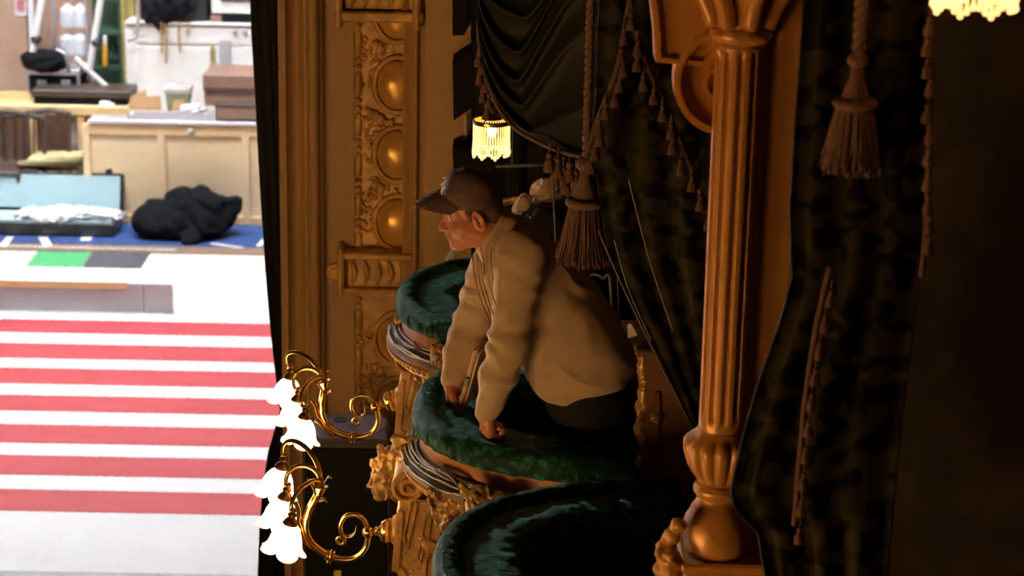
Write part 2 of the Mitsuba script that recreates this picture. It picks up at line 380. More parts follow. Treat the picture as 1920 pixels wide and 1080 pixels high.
# oval bosses with raised rims, small leaves and buds between them
bx = px(745)
bosz = [at(735, yy, 8.4)[2] for yy in (25, 158, 288, 416)]
dz = bosz[1] - bosz[2]
bosz += [bosz[3] - dz * 1.75, bosz[3] - dz * 2.75, bosz[3] - dz * 3.75]
boss = trimesh.creation.icosphere(3); boss.apply_scale((.078, .045, .098))
bply = mikit.ply(boss, 'gilt_boss', smooth=True)
a_ = np.linspace(0, 2 * math.pi, 41)[:-1]
def ring(rx, rz, r):
    R = []
    for a in a_:
        c = np.array([rx * math.cos(a), 0, rz * math.sin(a)]); o = np.array([math.cos(a), 0, math.sin(a)])
        b = np.arange(8) * math.pi / 4
        R.append(c + r * (np.cos(b)[:, None] * o + np.sin(b)[:, None] * np.array([0, 1.0, 0])))
    return loft(R, False, True)
mat('gilt_boss', (.60, .33, .09), .3, .45)
rply = mikit.ply(ring(.092, .112, .011), 'gilt', smooth=True)
def leafy(seed, s):
    r_ = np.random.default_rng(seed); c = r_.uniform(-1, 1, (9, 3)) * [.045, .008, .04]; e = c + r_.uniform(-1, 1, (9, 3)) * [.02, .01, .03]
    def f(p):
        d = sd_cap(p, c[0], e[0], .009, .004)
        for k in range(1, 9): d = smin(d, sd_cap(p, c[k], e[k], .009, .004), .006)
        return d
    return moved(sdf_mesh(f, (-.08, -.03, -.08), (.08, .03, .08), .004), np.diag([s, s, s, 1]))
lply = [mikit.ply(leafy(s, 1.0), 'gilt', smooth=True) for s in (1, 2, 3)]
bud = trimesh.creation.icosphere(2); bud.apply_scale((.017, .014, .022)); budply = mikit.ply(bud, 'gilt', smooth=True)
for k, zz in enumerate(bosz):
    put('boss', bply, tr(bx, 8.385, zz), PIL); put('boss_rim', rply, tr(bx, 8.385, zz), PIL)
    zm = zz - dz / 2
    for q, (ox, oz) in enumerate(((-.105, .0), (-.04, .0), (-.11, dz / 2), (-.1, -.05))):
        put('leaf_ornament', lply[(k + q) % 3], tr(bx + ox, 8.39, zm + oz) @ rot([0, 1, 0], 70 * q + 40 * k), PIL)
    put('bud', budply, tr(bx - .088, 8.378, zm + .015), PIL); put('bud', budply, tr(bx - .066, 8.38, zm + .0), PIL)
# capital at the top of the frame and the block band half way down
def bandblock(name, zlo, zhi, x0, x1, d, steps):
    ms = []
    for (a, b, e, yy) in steps:
        za, zb = zlo + (zhi - zlo) * a, zlo + (zhi - zlo) * b
        ms.append(box(x0 - e, x1 + e, yy, 8.40, za, zb, .006))
    return add(name, cat(*ms), 'gilt', PIL, False)
zc0, zc1 = at(700, 40, 8.3)[2], at(700, -120, 8.3)[2]
CAPP = bandblock('capital', zc0, zc1, px(650), px(785), 0, [(0, .12, .02, 8.27), (.12, .5, .0, 8.31), (.5, .62, .03, 8.26), (.62, 1, .05, 8.24)])
zb0, zb1 = at(700, 552, 8.3)[2], at(700, 475, 8.3)[2]
BND = bandblock('band_block', zb0, zb1, px(652), px(770), 0, [(0, .12, .012, 8.30), (.12, .84, -.004, 8.33), (.84, 1, .014, 8.29)])
for xx in (px(640), px(782)):
    add('console_leaf', box(xx - .014, xx + .014, 8.31, 8.42, zb0 - .02, zb1 + .02, .01), 'gilt', PIL, False)
    add('console_leaf', box(xx - .016, xx + .016, 8.26, 8.42, zc0 - .03, zc0 + .2, .01), 'gilt', PIL, False)
for k in range(5):
    xx = px(662 + k * 23)
    add('leaf_ornament', tube([[xx, 8.325, zb0 + .03], [xx + .012, 8.315, (zb0 + zb1) / 2], [xx - .004, 8.325, zb1 - .03]], [.004, .012, .005], 8, 8), 'gilt', PIL, True)
    add('leaf_ornament', tube([[xx, 8.30, zc0 + .05], [xx + .01, 8.29, zc0 + .1], [xx, 8.3, zc0 + .18]], [.004, .012, .005], 8, 8), 'gilt', PIL, True)
xr = px(627, 510)
add('star_rosette', moved(lathe([(0, .012), (.014, .012), (.018, .004), (.03, .004), (.034, 0)], 16), frame((xr, 8.385, at(627, 510, 8.38)[2]), (1, 0, 0), (0, 0, 1), (0, -1, 0))), 'gilt', PIL, 30)
# ------------------------------------------------------------------ the setting: box interiors
struct('wall_box_back', box(2.0, 2.3, 2.5, 8.06, -1.2, 5.0), 'interior_dark')
struct('floor_boxes', box(.1, 2.3, 2.5, 8.06, 2.05, 2.15), 'interior_dark')
struct('ceiling_boxes', box(.0, 2.3, 2.9, 8.06, 4.8, 5.0), 'interior_dark')
struct('wall_partition_ab', box(.62, 2.0, 6.30, 6.36, 2.15, 4.8), 'damask')
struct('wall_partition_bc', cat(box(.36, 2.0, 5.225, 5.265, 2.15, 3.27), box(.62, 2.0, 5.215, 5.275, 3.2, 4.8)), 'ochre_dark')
struct('wall_partition_cd', box(.50, 2.0, 4.17, 4.23, 2.15, 4.8), 'damask')

# ------------------------------------------------------------------ theatre boxes
RIM = 2.95
BOXES = {'a': (.285, 6.875), 'b': (.395, 5.79), 'c': (.495, 4.70), 'd': (.60, 3.62)}
AX, BY, PEX = .665, .50, 2.35
def bow(c, o=0.0, n=160, t0=-1.52, t1=1.52):
    """points and outward normals of the bow-shaped box front, near end first"""
    t = np.linspace(-math.pi / 2, math.pi / 2, 4001)
    u = -AX * np.abs(np.cos(t))**(2 / PEX); v = BY * np.sign(np.sin(t)) * np.abs(np.sin(t))**(2 / PEX)
    s = np.concatenate([[0], np.cumsum(np.hypot(np.diff(u), np.diff(v)))])
    lo, hi = np.interp([t0, t1], t, s); q = np.linspace(lo, hi, n)
    u, v = np.interp(q, s, u), np.interp(q, s, v)
    du, dv = np.gradient(u), np.gradient(v); L = np.hypot(du, dv)
    N = np.stack([-dv / L, du / L], 1)
    if N[n // 2, 0] > 0: N = -N
    return np.stack([u + c[0], v + c[1]], 1) + N * o, N
def sweep(c, prof, n=160, t0=-1.52, t1=1.52, wob=None):
    P, N = bow(c, 0, n, t0, t1); R = []
    for k in range(n):
        R.append([[P[k, 0] + N[k, 0] * o, P[k, 1] + N[k, 1] * o, RIM + z] for o, z in prof])
    R = np.array(R)
    if wob: R = R + wob(R)
    return loft(R)
def rounded(pts, it=2):
    p = np.asarray(pts, float)
    for _ in range(it):
        q = np.roll(p, -1, 0); p = np.stack([.75 * p + .25 * q, .25 * p + .75 * q], 1).reshape(-1, 2)
    return p
PADP = rounded([(-.19, -.09), (-.215, -.06), (-.212, -.006), (-.15, .006), (-.07, .002), (-.040, -.02), (-.040, -.09)])
ROLLP = rounded([(-.062, -.05), (-.064, -.004), (-.045, .019), (-.014, .017), (.005, -.004), (.008, -.034), (-.004, -.058), (-.05, -.058)])
def crumple(R): return ((meshkit.fbm(R * 26, 3, 5) - .5)[..., None] * .012) * np.array([.3, .3, 1])
def nap(R): return (meshkit.noise(R * np.array([70, 70, 24]), 3) - .5)[..., None] * .006 * np.ones(3)
def oncurve(c, prof_o, z, t): # point near the bow at curve parameter index
    P, N = bow(c, prof_o, 160); k = np.clip(np.asarray(t) * 159, 0, 159)
    i = np.floor(k).astype(int); j = np.minimum(i + 1, 159); w = (k - i)[..., None]
    p = P[i] * (1 - w) + P[j] * w
    return np.concatenate([p, np.broadcast_to(RIM + np.asarray(z, float), p.shape[:-1])[..., None]], -1)
EGG = sdf_mesh(lambda p: smin(sd_ell(p, (0, 0, 0), (.0095, .009, .017)), sd_cap(p, (.013, 0, .012), (.013, -.002, -.014), .003), .003), (-.02, -.02, -.03), (.025, .02, .03), .0028)
EGG = EGG.simplify_quadric_decimation(face_count=90) if hasattr(EGG, 'simplify_quadric_decimation_') else EGG
eggply = mikit.ply(EGG, 'gilt', smooth=True)

def carved(seed, s=1.0, m='gilt_dark', dims=(.052, .04, .075)):
    """a bulky carved acanthus cluster: a lump with leaf ribs curling over it"""
    r_ = np.random.default_rng(seed); caps = []
    for k in range(9):
        a = r_.uniform(-2.6, 2.6); z = r_.uniform(-.6, .75)
        q = np.array([math.sin(a) * dims[0], -abs(math.cos(a)) * dims[1], z * dims[2]])
        caps.append((q * .95, q * 1.02 + r_.uniform(-1, 1, 3) * [.02, .004, .03] + [0, -.003, .01]))
    def f(p):
        d = sd_ell(p, (0, 0, 0), dims)
        for a, b in caps: d = smin(d, sd_cap(p, a, b, .008, .004), .010)
        return d + (meshkit.fbm(p * 60, 3, seed) - .5) * .014 - .003 * np.abs(np.sin(p[:, 0] * 160 + p[:, 2] * 110 + meshkit.fbm(p * 25, 2, 9) * 9))
    return moved(sdf_mesh(f, np.array([-.1, -.09, -.13]), np.array([.1, .09, .14]), .004), np.diag([s, s, s, 1]))

def spiral_band(cx, cz, r0, turns, w, a0, dirn=1):
    t = np.linspace(0, 1, 60); a = a0 + dirn * t * turns * 2 * math.pi; r = r0 * (1 - .82 * t)
    return shapely.LineString(np.stack([cx + r * np.cos(a), cz + r * np.sin(a)], 1)).buffer(w, cap_style=1)

# rosette (lamp seat) position of each console: the console and the sconce are built from it
SEAT = {'a': at(735, 751, 6.84), 'b': at(729, 996, 5.76), 'c': np.array([-.245, 4.68, 2.55]), 'd': np.array([-.14, 3.6, 2.55])}
def console(parent, s, full=True):
    C = lambda pts: [(s[0] + x, s[2] + z) for x, z in pts]
    yn, yf = s[1] - .07, s[1] + .09
    def prism(name, pts, ya, yb, m='gilt', par=None, b=.006):
        poly = pts if isinstance(pts, Polygon) else Polygon(C(pts))
        return add(name, extr(poly, yb - ya, b, XZ(yb)), m, par or parent, 30)
    CON = prism('console', [(.036, .125), (.125, .125), (.165, .09), (.165, -.24), (.10, -.30), (.03, -.29), (.030, -.11)], yn, yf)
    prism('lamp_plate', [(.026, .088), (.034, .098), (.048, .095), (.046, .03), (.036, -.08), (.03, -.096), (.012, -.09), (.018, -.02)], yn - .012, yf + .012, par=CON)
    add('lamp_seat', moved(lathe([(0, .0), (.03, .0), (.034, .006), (.034, .014), (.042, .018), (.05, .032), (.05, .04), (0, .04)], 24), frame(s + [-.006, 0.01, 0], (0, 1, 0), (0, 0, 1), (1, 0, 0))), 'gilt', CON, 30)
    # volute with its rolling band
    cx, cz = s[0] + .060, s[2] + .168
    prism('volute', Polygon(np.stack([cx + .046 * np.cos(a_), cz + .046 * np.sin(a_)], 1)), yn - .004, yf + .004, par=CON)
    VOL = prism('volute_scroll', spiral_band(cx, cz, .050, 1.75, .0055, 1.2, 1), yn - .024, yn, par=CON, b=.004)
    add('volute_eye', moved(trimesh.creation.icosphere(2), frame((cx, yn - .012, cz), np.array([.009, 0, 0]), np.array([0, .012, 0]), np.array([0, 0, .009]))), 'gilt', CON, True)
    arm = shapely.LineString([(s[0] + x, s[2] + z) for x, z in crom([(.072, .206), (.108, .185), (.128, .148), (.126, .105), (.106, .085)], 24)]).buffer(.0085)
    prism('scroll_band', arm, yn - .016, yn + .02, par=CON, b=.004)
    # raised line frames on the cheek
    for ln in ([(.066, .088), (.046, -.02), (.058, -.045), (.076, .04), (.084, .088)], [(.108, .05), (.086, -.078), (.094, -.092), (.112, -.01), (.118, .05)],
               [(.040, -.11), (.052, -.13), (.052, -.22)], [(.125, .06), (.108, -.13), (.128, -.15), (.134, -.23)]):
        q = shapely.LineString([(a, b + .03) for a, b in C(ln)]).buffer(.0034, join_style=2)
        prism('cheek_moulding', q, yn - .009, yn, par=CON, b=.002)
    add('boss', moved(trimesh.creation.icosphere(2), frame((s[0] + .07, yn, s[2] - .092), (.007, 0, 0), (0, .009, 0), (0, 0, .007))), 'gilt', CON, True)
    # leaf sprig on the cheek
    def spr(p):
        d = 9.0 * np.ones(len(p))
        for a, b, r in (((.10, .01), (.135, -.005), .012), ((.105, -.01), (.14, -.03), .010), ((.12, -.02), (.15, -.005), .010), ((.115, 0), (.12, -.05), .007), ((.14, -.03), (.145, -.12), .007), ((.145, -.06), (.16, -.09), .009), ((.14, -.1), (.128, -.13), .008)):
            d = smin(d, sd_cap(p, (s[0] + a[0], yn - .002, s[2] + a[1]), (s[0] + b[0], yn - .008, s[2] + b[1]), r, r * .45), .008)
        return d
    add('leaf_sprig', sdf_mesh(spr, (s[0] + .07, yn - .04, s[2] - .16), (s[0] + .19, yn + .03, s[2] + .05), .003), 'gilt', CON, True)
    # scroll-topped crest at the upper corner
    def crest(p):
        q = p - s; d = 9.0 * np.ones(len(p))
        for a, b, r, r2 in (((.02, 0, .285), (.075, 0, .275), .017, .022), ((.028, 0, .255), (.06, 0, .235), .018, .022), ((.03, 0, .222), (.065, 0, .20), .014, .018), ((.05, -.04, .25), (.08, -.05, .23), .02, .02),
                            ((.05, .05, .25), (.08, .06, .23), .02, .02), ((.016, 0, .285), (.018, 0, .268), .012, .008), ((.055, -.03, .19), (.08, -.05, .178), .01, .012), ((.036, -.03, .27), (.036, -.035, .235), .008, .009)):
            d = smin(d, sd_cap(q, a, b, r, r2), .010)
        return d + .004 + (meshkit.fbm(p * 70, 3, 4) - .5) * .016
    add('crest', sdf_mesh(crest, s + [-.03, -.12, .14], s + [.14, .13, .33], .0035), 'gilt', CON, True)
    add('finial_ball', moved(trimesh.creation.icosphere(2), frame((s[0] + .028, s[1] - .02, s[2] - .295), (.014, 0, 0), (0, .014, 0), (0, 0, .016))), 'gilt', CON, True)
    return CON

BOXKEY = {}
def theatre_box(k, label, eggs, full=True):
    c = BOXES[k]
    B = BOXKEY[k] = thing('theatre_box', label, 'theatre box')
    add('velvet_pad', sweep(c, PADP, 260, wob=crumple), 'velvet', B, True)
    add('edge_roll', sweep(c, ROLLP, 420, wob=nap), 'velvet', B, True)
    add('painted_band', sweep(c, [(-.07, -.04), (-.022, -.04), (-.012, -.112), (-.07, -.112)]), 'orange_band', B, 30)
    add('ledge', sweep(c, [(-.07, -.106), (-.014, -.107), (.004, -.112), (.034, -.136), (.037, -.146), (-.07, -.146)]), 'dusty_ledge', B, 30)
    add('cornice', sweep(c, [(-.07, -.143), (.032, -.143), (.030, -.150), (.014, -.178), (.014, -.187), (.004, -.196), (-.07, -.196)]), 'gilt', B, 30)
    add('apron', sweep(c, [(-.07, -.19), (.0, -.19), (-.045, -.205), (-.09, -.30), (-.13, -.55), (-.18, -.80), (-.24, -.80)]), 'gilt_dark', B, 30)
    add('inner_lining', sweep(c, [(-.07, -.06), (-.19, -.06), (-.19, -.80), (-.07, -.80)]), 'black_cloth', B, 30)
    if eggs:
        P, N = bow(c, .030, 56, -1.5, 1.0)
        for i in range(*eggs):
            t_ = np.array([-N[i, 1], N[i, 0], 0]); n_ = np.array([N[i, 0], N[i, 1], 0])
            nz = n_ * .8 + np.array([0, 0, -.6]); up_ = np.cross(t_, nz)
            put('egg_moulding', eggply, frame((P[i, 0] - n_[0] * .006, P[i, 1] - n_[1] * .006, RIM - .166), t_, -nz, up_ if up_[2] > 0 else -up_), B)
    if full: console(B, SEAT[k])
    return B
theatre_box('a', 'farthest theatre box, with an empty green velvet rim, next to the oval-bossed pilaster', (8, 50))
theatre_box('b', 'middle theatre box, whose green velvet rim the man leans on', (4, 50))
theatre_box('c', 'nearest theatre box, dark green velvet rim at the foot of the fluted column', (20, 40))
for k, p, Y, s_, sd in (('a', (808, 690), 6.60, 1.0, 3), ('a', (824, 668), 6.50, .62, 4), ('b', (846, 958), 5.46, 1.0, 5), ('b', (900, 950), 5.34, .8, 6), ('b', (940, 955), 5.30, .7, 8)):
    q = at(p[0], p[1], Y)
    add('carved_cluster', moved(carved(sd, s_), tr(*q) @ rot([0, 0, 1], -35)), 'gilt_dark', BOXKEY[k], True)

# ------------------------------------------------------------------ cables on the ledges
def cable(k, m, t0, t1, o0, z0, r, seed, label, group, amp=.005, tail=()):
    r_ = np.random.default_rng(seed); n = 16; t = np.linspace(t0, t1, n)
    o = o0 + amp * np.cumsum(r_.uniform(-1, 1, n)) * .5; o = np.clip(o, -.006, .036)
    z = z0 - .1085 - np.clip(o - .002, 0, .05) * .8 + r_.uniform(0, .006, n) + r
    P = np.array([oncurve(BOXES[k], oo, zz, np.array(tt)) for oo, zz, tt in zip(o, z, t)])
    if len(tail): P = np.vstack([P, tail])
    return add('cable', tube(P, r, 6, 90), m, None, True, label=label, cat='cable', group=group)
ORD = ['innermost', 'second', 'third', 'fourth', 'fifth', 'sixth', 'outermost']
for i in range(6):
    blk = i == 3
    cable('a', 'cable_black' if blk else 'cable_grey', .12, .60 - .02 * i, -.002 + .007 * i, .0005 + .002 * (i % 2), .0036, 20 + i,
          'the one black cable among grey ones on the ledge of the farthest box' if blk else f"{ORD[i] if i < 5 else 'outermost'} cable from the orange band, on the ledge of the farthest box", 'cables on the far ledge')
for i in range(7):
    blk = i in (2, 5)
    cable('b', 'cable_black' if blk else 'cable_grey', .05 + .02 * i, .60 - .02 * i, -.004 + .0068 * i, .0005 + .002 * (i % 2), .0036, 40 + i,
          f"{'black' if blk else 'grey'} cable, {ORD[i]} from the orange band, on the ledge below the man", 'cables on the middle ledge')
add('cable', tube([at(822, 880, 5.50), at(846, 893, 5.44), at(862, 912, 5.40), at(870, 938, 5.39), at(874, 966, 5.39), at(878, 1000, 5.40)], .0065, 8, 40), 'cable_black', None, True,
    label='thick black cable hanging down over the carved cornice below the man', cat='cable')
add('cable', tube([at(795, 800, 5.6), at(800, 822, 5.57), at(812, 835, 5.56), at(806, 805, 5.58), at(790, 812, 5.61), at(780, 830, 5.64)], .0025, 6, 40), 'cable_black', None, True,
    label='thin black cable loop under the roll of the middle velvet rim', cat='cable')

# ------------------------------------------------------------------ carved partition ends and the column
def partition_end(pts, Y, r, label, name='partition_end', extra=()):
    Q = [at(x, y, Y) for x, y in pts]
    def f(p):
        d = 9.0 * np.ones(len(p))
        for a, b in zip(Q[:-1], Q[1:]): d = smin(d, sd_cap(p, a, b, r, r * .9), .012)
        for (x, y, rr) in extra: d = smin(d, sd_sph(p, at(x, y, Y - .02), rr), .010)
        return d + (meshkit.fbm(p * 55, 3, 2) - .5) * .016
    Q = np.array(Q)
    return sdf_mesh(f, Q.min(0) - .08, Q.max(0) + .08, .004)
PE = thing('box_divider', 'low brown box divider with a carved scroll edge behind the man', 'divider')
add('carved_edge', partition_end([(1206, 668), (1212, 715), (1206, 760), (1203, 800), (1212, 840), (1216, 864)], 5.235, .019, '', extra=[(1230, 782, .018), (1226, 832, .016), (1208, 866, .022), (1196, 652, .012)]), 'gilt_dark', PE, True)
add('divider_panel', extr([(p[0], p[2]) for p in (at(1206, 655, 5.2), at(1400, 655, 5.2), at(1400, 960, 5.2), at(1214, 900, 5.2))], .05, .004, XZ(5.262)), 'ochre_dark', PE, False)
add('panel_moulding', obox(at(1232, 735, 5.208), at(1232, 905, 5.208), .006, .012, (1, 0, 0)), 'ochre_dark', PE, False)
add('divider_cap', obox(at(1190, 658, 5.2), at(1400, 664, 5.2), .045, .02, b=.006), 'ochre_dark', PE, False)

COL = thing('fluted_column', 'slim fluted ochre column with bulbous gadrooned foot in front of the dark drapes', 'column')
YC = 4.16
cxy = at(1345, 985, YC)
CXC = cxy[0]
zc = lambda y: at(1345, y, YC)[2]
def cm(prof, seg=48, fn=None): return moved(lathe(prof, seg, fn), tr(CXC, YC, 0))
add('base', cm([(0, zc(1032)), (.066, zc(1030)), (.070, zc(1018)), (.074, zc(1003)), (.073, zc(985)), (.068, zc(968)), (.060, zc(958)), (.057, zc(950)), (.050, zc(942)), (.045, zc(932)), (.047, zc(926)), (.053, zc(920)), (.054, zc(912)), (.050, zc(905)), (.043, zc(902)), (0, zc(900))], 56), 'column_paint', COL, 40)
NG = 14
def gad(a, k):
    w = [0, .25, .8, 1, 1, 1, 1, .9, .6, .2, 0, 0, 0][k]
    return 1 + w * (.17 * np.abs(np.sin(a * NG / 2 + .35))**.6 - .12)
add('gadrooned_bulb', cm([(.041, zc(903)), (.046, zc(897)), (.057, zc(883)), (.066, zc(868)), (.072, zc(852)), (.076, zc(838)), (.0755, zc(828)), (.071, zc(820)), (.063, zc(815)), (.058, zc(812)), (.054, zc(808)), (.050, zc(802)), (0, zc(800))], 144, gad), 'column_paint', COL, 50)
NF = 12
SH = []
zt, zb_ = zc(72), zc(803)
levels = [(0, 0), (.004, 0), (.022, 0)] + [(.022 + .008 * q, math.sin(q / 4 * math.pi / 2)) for q in (1, 2, 3, 4)] + [(x, 1) for x in (.2, .4, .6, .8)] + [(.95 + .008 * q, math.cos(q / 4 * math.pi / 2)) for q in (0, 1, 2, 3, 4)] + [(1, 0)]
angf = np.arange(288) * 2 * math.pi / 288
for t, g in levels:
    z = zb_ + (zt - zb_) * t; r = .0485 + .002 * t
    s_ = np.cos(angf * NF + .6); gr = np.clip((s_ + .2) / 1.2, 0, 1)**.75
    rr = r * (1 - .16 * g * gr)
    SH.append(np.stack([CXC + rr * np.cos(angf), YC + rr * np.sin(angf), np.full(288, z)], 1))
add('fluted_shaft', loft(SH), 'column_paint', COL, True)
add('necking', cm([(.05, zc(78)), (.056, zc(74)), (.062, zc(66)), (.063, zc(58)), (.060, zc(52)), (.054, zc(48)), (0, zc(46))]), 'column_paint', COL, 40)
add('capital', cm([(.053, zc(52)), (.054, zc(40)), (.060, zc(15)), (.072, zc(-15)), (.09, zc(-45)), (.09, zc(-70)), (0, zc(-70))]), 'column_paint', COL, 40)
for a in np.arange(8) * math.pi / 4 + .2:
    e = np.array([math.cos(a), math.sin(a), 0])
    o = np.array([CXC, YC, 0])
    add('acanthus_leaf', tube([o + e * .056 + [0, 0, zc(44)], o + e * .066 + [0, 0, zc(15)], o + e * .085 + [0, 0, zc(-15)], o + e * .105 + [0, 0, zc(-28)], o + e * .11 + [0, 0, zc(-18)]], [.016, .018, .016, .012, .006], 8, 14), 'column_paint', COL, True)
# plinth with carved corner
zpl = zc(1031)
add('plinth', cat(box(CXC - .078, CXC + .2, 4.08, 4.24, zpl - .02, zpl, .005), box(CXC - .07, CXC + .2, 4.085, 4.24, 2.5, zpl - .018, .005)), 'column_paint', COL, False)
add('carved_edge', partition_end([(1262, 1000), (1248, 1030), (1244, 1070), (1240, 1120), (1245, 1180)], 4.12, .018, '', extra=[(1272, 985, .016), (1258, 1050, .024), (1236, 1042, .012), (1262, 1075, .02)]), 'column_paint', COL, True)
# flat pilaster strip behind the column
add('flat_pilaster', box(CXC + .02, at(1492, 300, 4.18)[0], 4.15, 4.24, 2.6, 4.8, .004), 'column_paint', COL, False)
# scroll bracket under the upper tier
BR = thing('scroll_bracket', 'ochre scroll bracket with a round volute beside the top of the fluted column', 'bracket')
vc = at(1352, 148, 4.2); vr = .1
circ = lambda r, sx=1: Polygon(np.stack([vc[0] + r * sx * np.cos(a_), vc[2] + r * np.sin(a_)], 1))
add('volute_disc', extr(circ(.095, .9), .05, .0, XZ(4.235)), 'column_paint', BR, 30)
add('volute_rim', extr(circ(.106, .9).difference(circ(.088, .9)), .075, .006, XZ(4.24)), 'column_paint', BR, 30)
add('volute_scroll', extr(spiral_band(vc[0], vc[2], .05, 1.3, .006, .3, -1), .02, .004, XZ(4.19)), 'column_paint', BR, 30)
b0, b1, b2, b3 = at(1212, -60, 4.2), at(1226, 60, 4.2), at(1228, 113, 4.2), at(1320, 122, 4.2)
blk = Polygon([(b0[0], b0[2]), (b1[0], b1[2]), (b2[0], b2[2]), (b3[0], b3[2]), (b3[0] + .1, b3[2] + .1), (b3[0] + .1, b0[2])])
add('block', extr(blk, .09, .006, XZ(4.27)), 'column_paint', BR, 30)
inn = blk.buffer(-.014)
add('block_frame', extr(blk.buffer(-.001).difference(blk.buffer(-.013)), .012, .003, XZ(4.182)), 'column_paint', BR, 30)
# ------------------------------------------------------------------ sconces
def shade_mesh():
    prof = [(.004, .0), (.017, -.002), (.019, -.008), (.030, -.017), (.040, -.033), (.046, -.050), (.048, -.064), (.052, -.075), (.058, -.083), (.064, -.086)]
    seg = 60; ang = np.arange(seg) * 2 * math.pi / seg; R = []
    for k, (r, z) in enumerate(prof):
        w = max(0, (k - 5) / 4)
        s = np.sign(np.cos(ang * 2.5)) * np.abs(np.cos(ang * 2.5))**.6; s = np.abs(s) * 2 - 1
        R.append(np.stack([(r + w * .006 * s) * np.cos(ang), (r + w * .006 * s) * np.sin(ang), z + w * (-.007 * s + .003 * np.cos(ang * 3 + 1))], 1))
    R.append(np.stack([.03 * np.cos(ang), .03 * np.sin(ang), np.full(seg, -.075)], 1))
    return loft(R)
SHADE = shade_mesh()
shadeply = {**mikit.ply(SHADE, 'm_lamp_glass', smooth=True), 'emitter': {'type': 'area', 'radiance': rgb(*SCONCE_RAD)}}
HOLDER = lathe([(0, .032), (.008, .032), (.010, .026), (.007, .022), (.012, .016), (.013, .010), (.009, .006), (.016, -.002), (.021, -.010), (.022, -.016), (0, -.016)], 20)
holdply = mikit.ply(HOLDER, 'brass_dark', smooth=40)
def leaf_mesh(P, w):
    P = crom(P, 14); t = np.linspace(0, 1, 14); G = []
    for k in range(14):
        ww = w * math.sin(math.pi * (t[k] * .9 + .08))**.7
        G.append([P[k] + np.array([0, y * ww, .25 * ww * (abs(y))]) for y in (-1, -.5, 0, .5, 1)])
    return sheet(G, .002)
def sconce(s, label, droop=0.0):
    S = thing('lamp_sconce', label, 'sconce')
    M = tr(*s) @ rot([0, 1, 0], -droop)
    W = lambda P: np.asarray(P, float) @ M[:3, :3].T + M[:3, 3]
    X = lambda m: moved(m, M)
    add('socket_cup', X(moved(lathe([(0, -.004), (.032, -.004), (.034, .004), (.030, .012), (.026, .018), (.016, .022), (.012, .026), (.014, .032), (.009, .038), (0, .04)], 28, lambda a, k: 1 + (.06 * np.abs(np.sin(a * 8)) if 2 <= k <= 4 else 0)), frame((-.004, 0, 0), (0, 1, 0), (0, 0, 1), (-1, 0, 0)))), 'brass', S, 40)
    add('ball', X(moved(trimesh.creation.icosphere(3), frame((-.060, 0, -.004), (.0175, 0, 0), (0, .0175, 0), (0, 0, .0175)))), 'brass', S, True)
    add('stem', X(tube([(-.03, 0, 0), (-.05, 0, -.003)], .008, 12)), 'brass', S, True)
    main = [(-.058, 0, -.012), (-.067, 0, -.053), (-.092, 0, -.083), (-.122, 0, -.092), (-.16, 0, -.087), (-.2, 0, -.065), (-.228, 0, -.036), (-.240, 0, 0), (-.238, 0, .036), (-.224, 0, .072), (-.207, 0, .105), (-.196, 0, .133)]
    add('main_arm', X(tube(main, [.0085, .009, .009, .0095, .011, .013, .013, .012, .0115, .012, .012, .010], 12, 70)), 'brass', S, True)
    add('collar', X(moved(lathe([(0, -.014), (.012, -.014), (.02, -.010), (.014, -.004), (.023, 0), (.014, .005), (.017, .010), (0, .013)], 20), frame((-.172, 0, -.082), (0, 1, 0), (-.35, 0, -.94), (-.94, 0, .35)))), 'brass', S, 40)
    for P, w in (([(-.20, 0, -.075), (-.238, 0, -.045), (-.258, 0, -.005), (-.272, 0, .01)], .02), ([(-.228, 0, -.03), (-.254, 0, .02), (-.252, 0, .06), (-.262, 0, .085)], .02), ([(-.236, 0, .02), (-.224, 0, .07), (-.19, 0, .09), (-.176, 0, .085)], .018),
                 ([(-.215, 0, .09), (-.214, 0, .12), (-.225, 0, .145), (-.236, 0, .16)], .016), ([(-.195, 0, .13), (-.182, 0, .15), (-.174, 0, .162), (-.163, 0, .16)], .012)):
        add('leaf', X(leaf_mesh(P, w)), 'brass', S, True)
    add('stem_cup', X(moved(lathe([(.010, -.02), (.014, -.01), (.02, .004), (.022, .010), (.014, .010), (0, .0)], 18), frame((-.197, 0, .125), (1, 0, 0), (0, 1, 0), (.2, 0, .98)))), 'brass', S, 40)
    J = np.array([-.194, 0, .133])
    for (hx, hy, hz, top) in ((-.315, .10, .165, .245), (-.295, -.01, .115, .2), (-.268, -.125, .085, .165)):
        H = np.array([hx, hy, hz]); E_ = H + [0, 0, .030]
        th = np.linspace(0, math.pi, 22); f_ = (1 - np.cos(th)) / 2
        P = J + (E_ - J) * f_[:, None]; P[:, 2] = J[2] + (E_[2] - J[2]) * th / math.pi; P[:, 2] += (top - P[:, 2][11]) * np.sin(th)**.85
        P = np.vstack([P, H + [0, 0, .022]])
        add('lamp_arm', X(tube(P, np.linspace(.0078, .006, len(P)), 10)), 'brass', S, True)
        tilt = M @ tr(*H) @ rot([0, 1, 0], 14 + droop * .8)
        put('lamp_holder', holdply, tilt, S)
        put('glass_shade', shadeply, tilt @ tr(0, 0, -.012), S)
    curl = [(-.062, 0, .01), (-.074, 0, .036), (-.097, 0, .05), (-.124, 0, .044), (-.139, 0, .018), (-.137, 0, -.008), (-.128, 0, -.026), (-.132, 0, -.042), (-.146, 0, -.041), (-.151, 0, -.029), (-.143, 0, -.022), (-.139, 0, -.03)]
    add('curl', X(tube(curl, [.008, .0075, .007, .007, .0065, .006, .0055, .005, .005, .0045, .004, .004], 10, 70)), 'brass', S, True)
    add('leaf', X(leaf_mesh([(-.132, 0, -.012), (-.118, 0, -.022), (-.1, 0, -.012), (-.094, 0, .016)], .012)), 'brass', S, True)
    return S
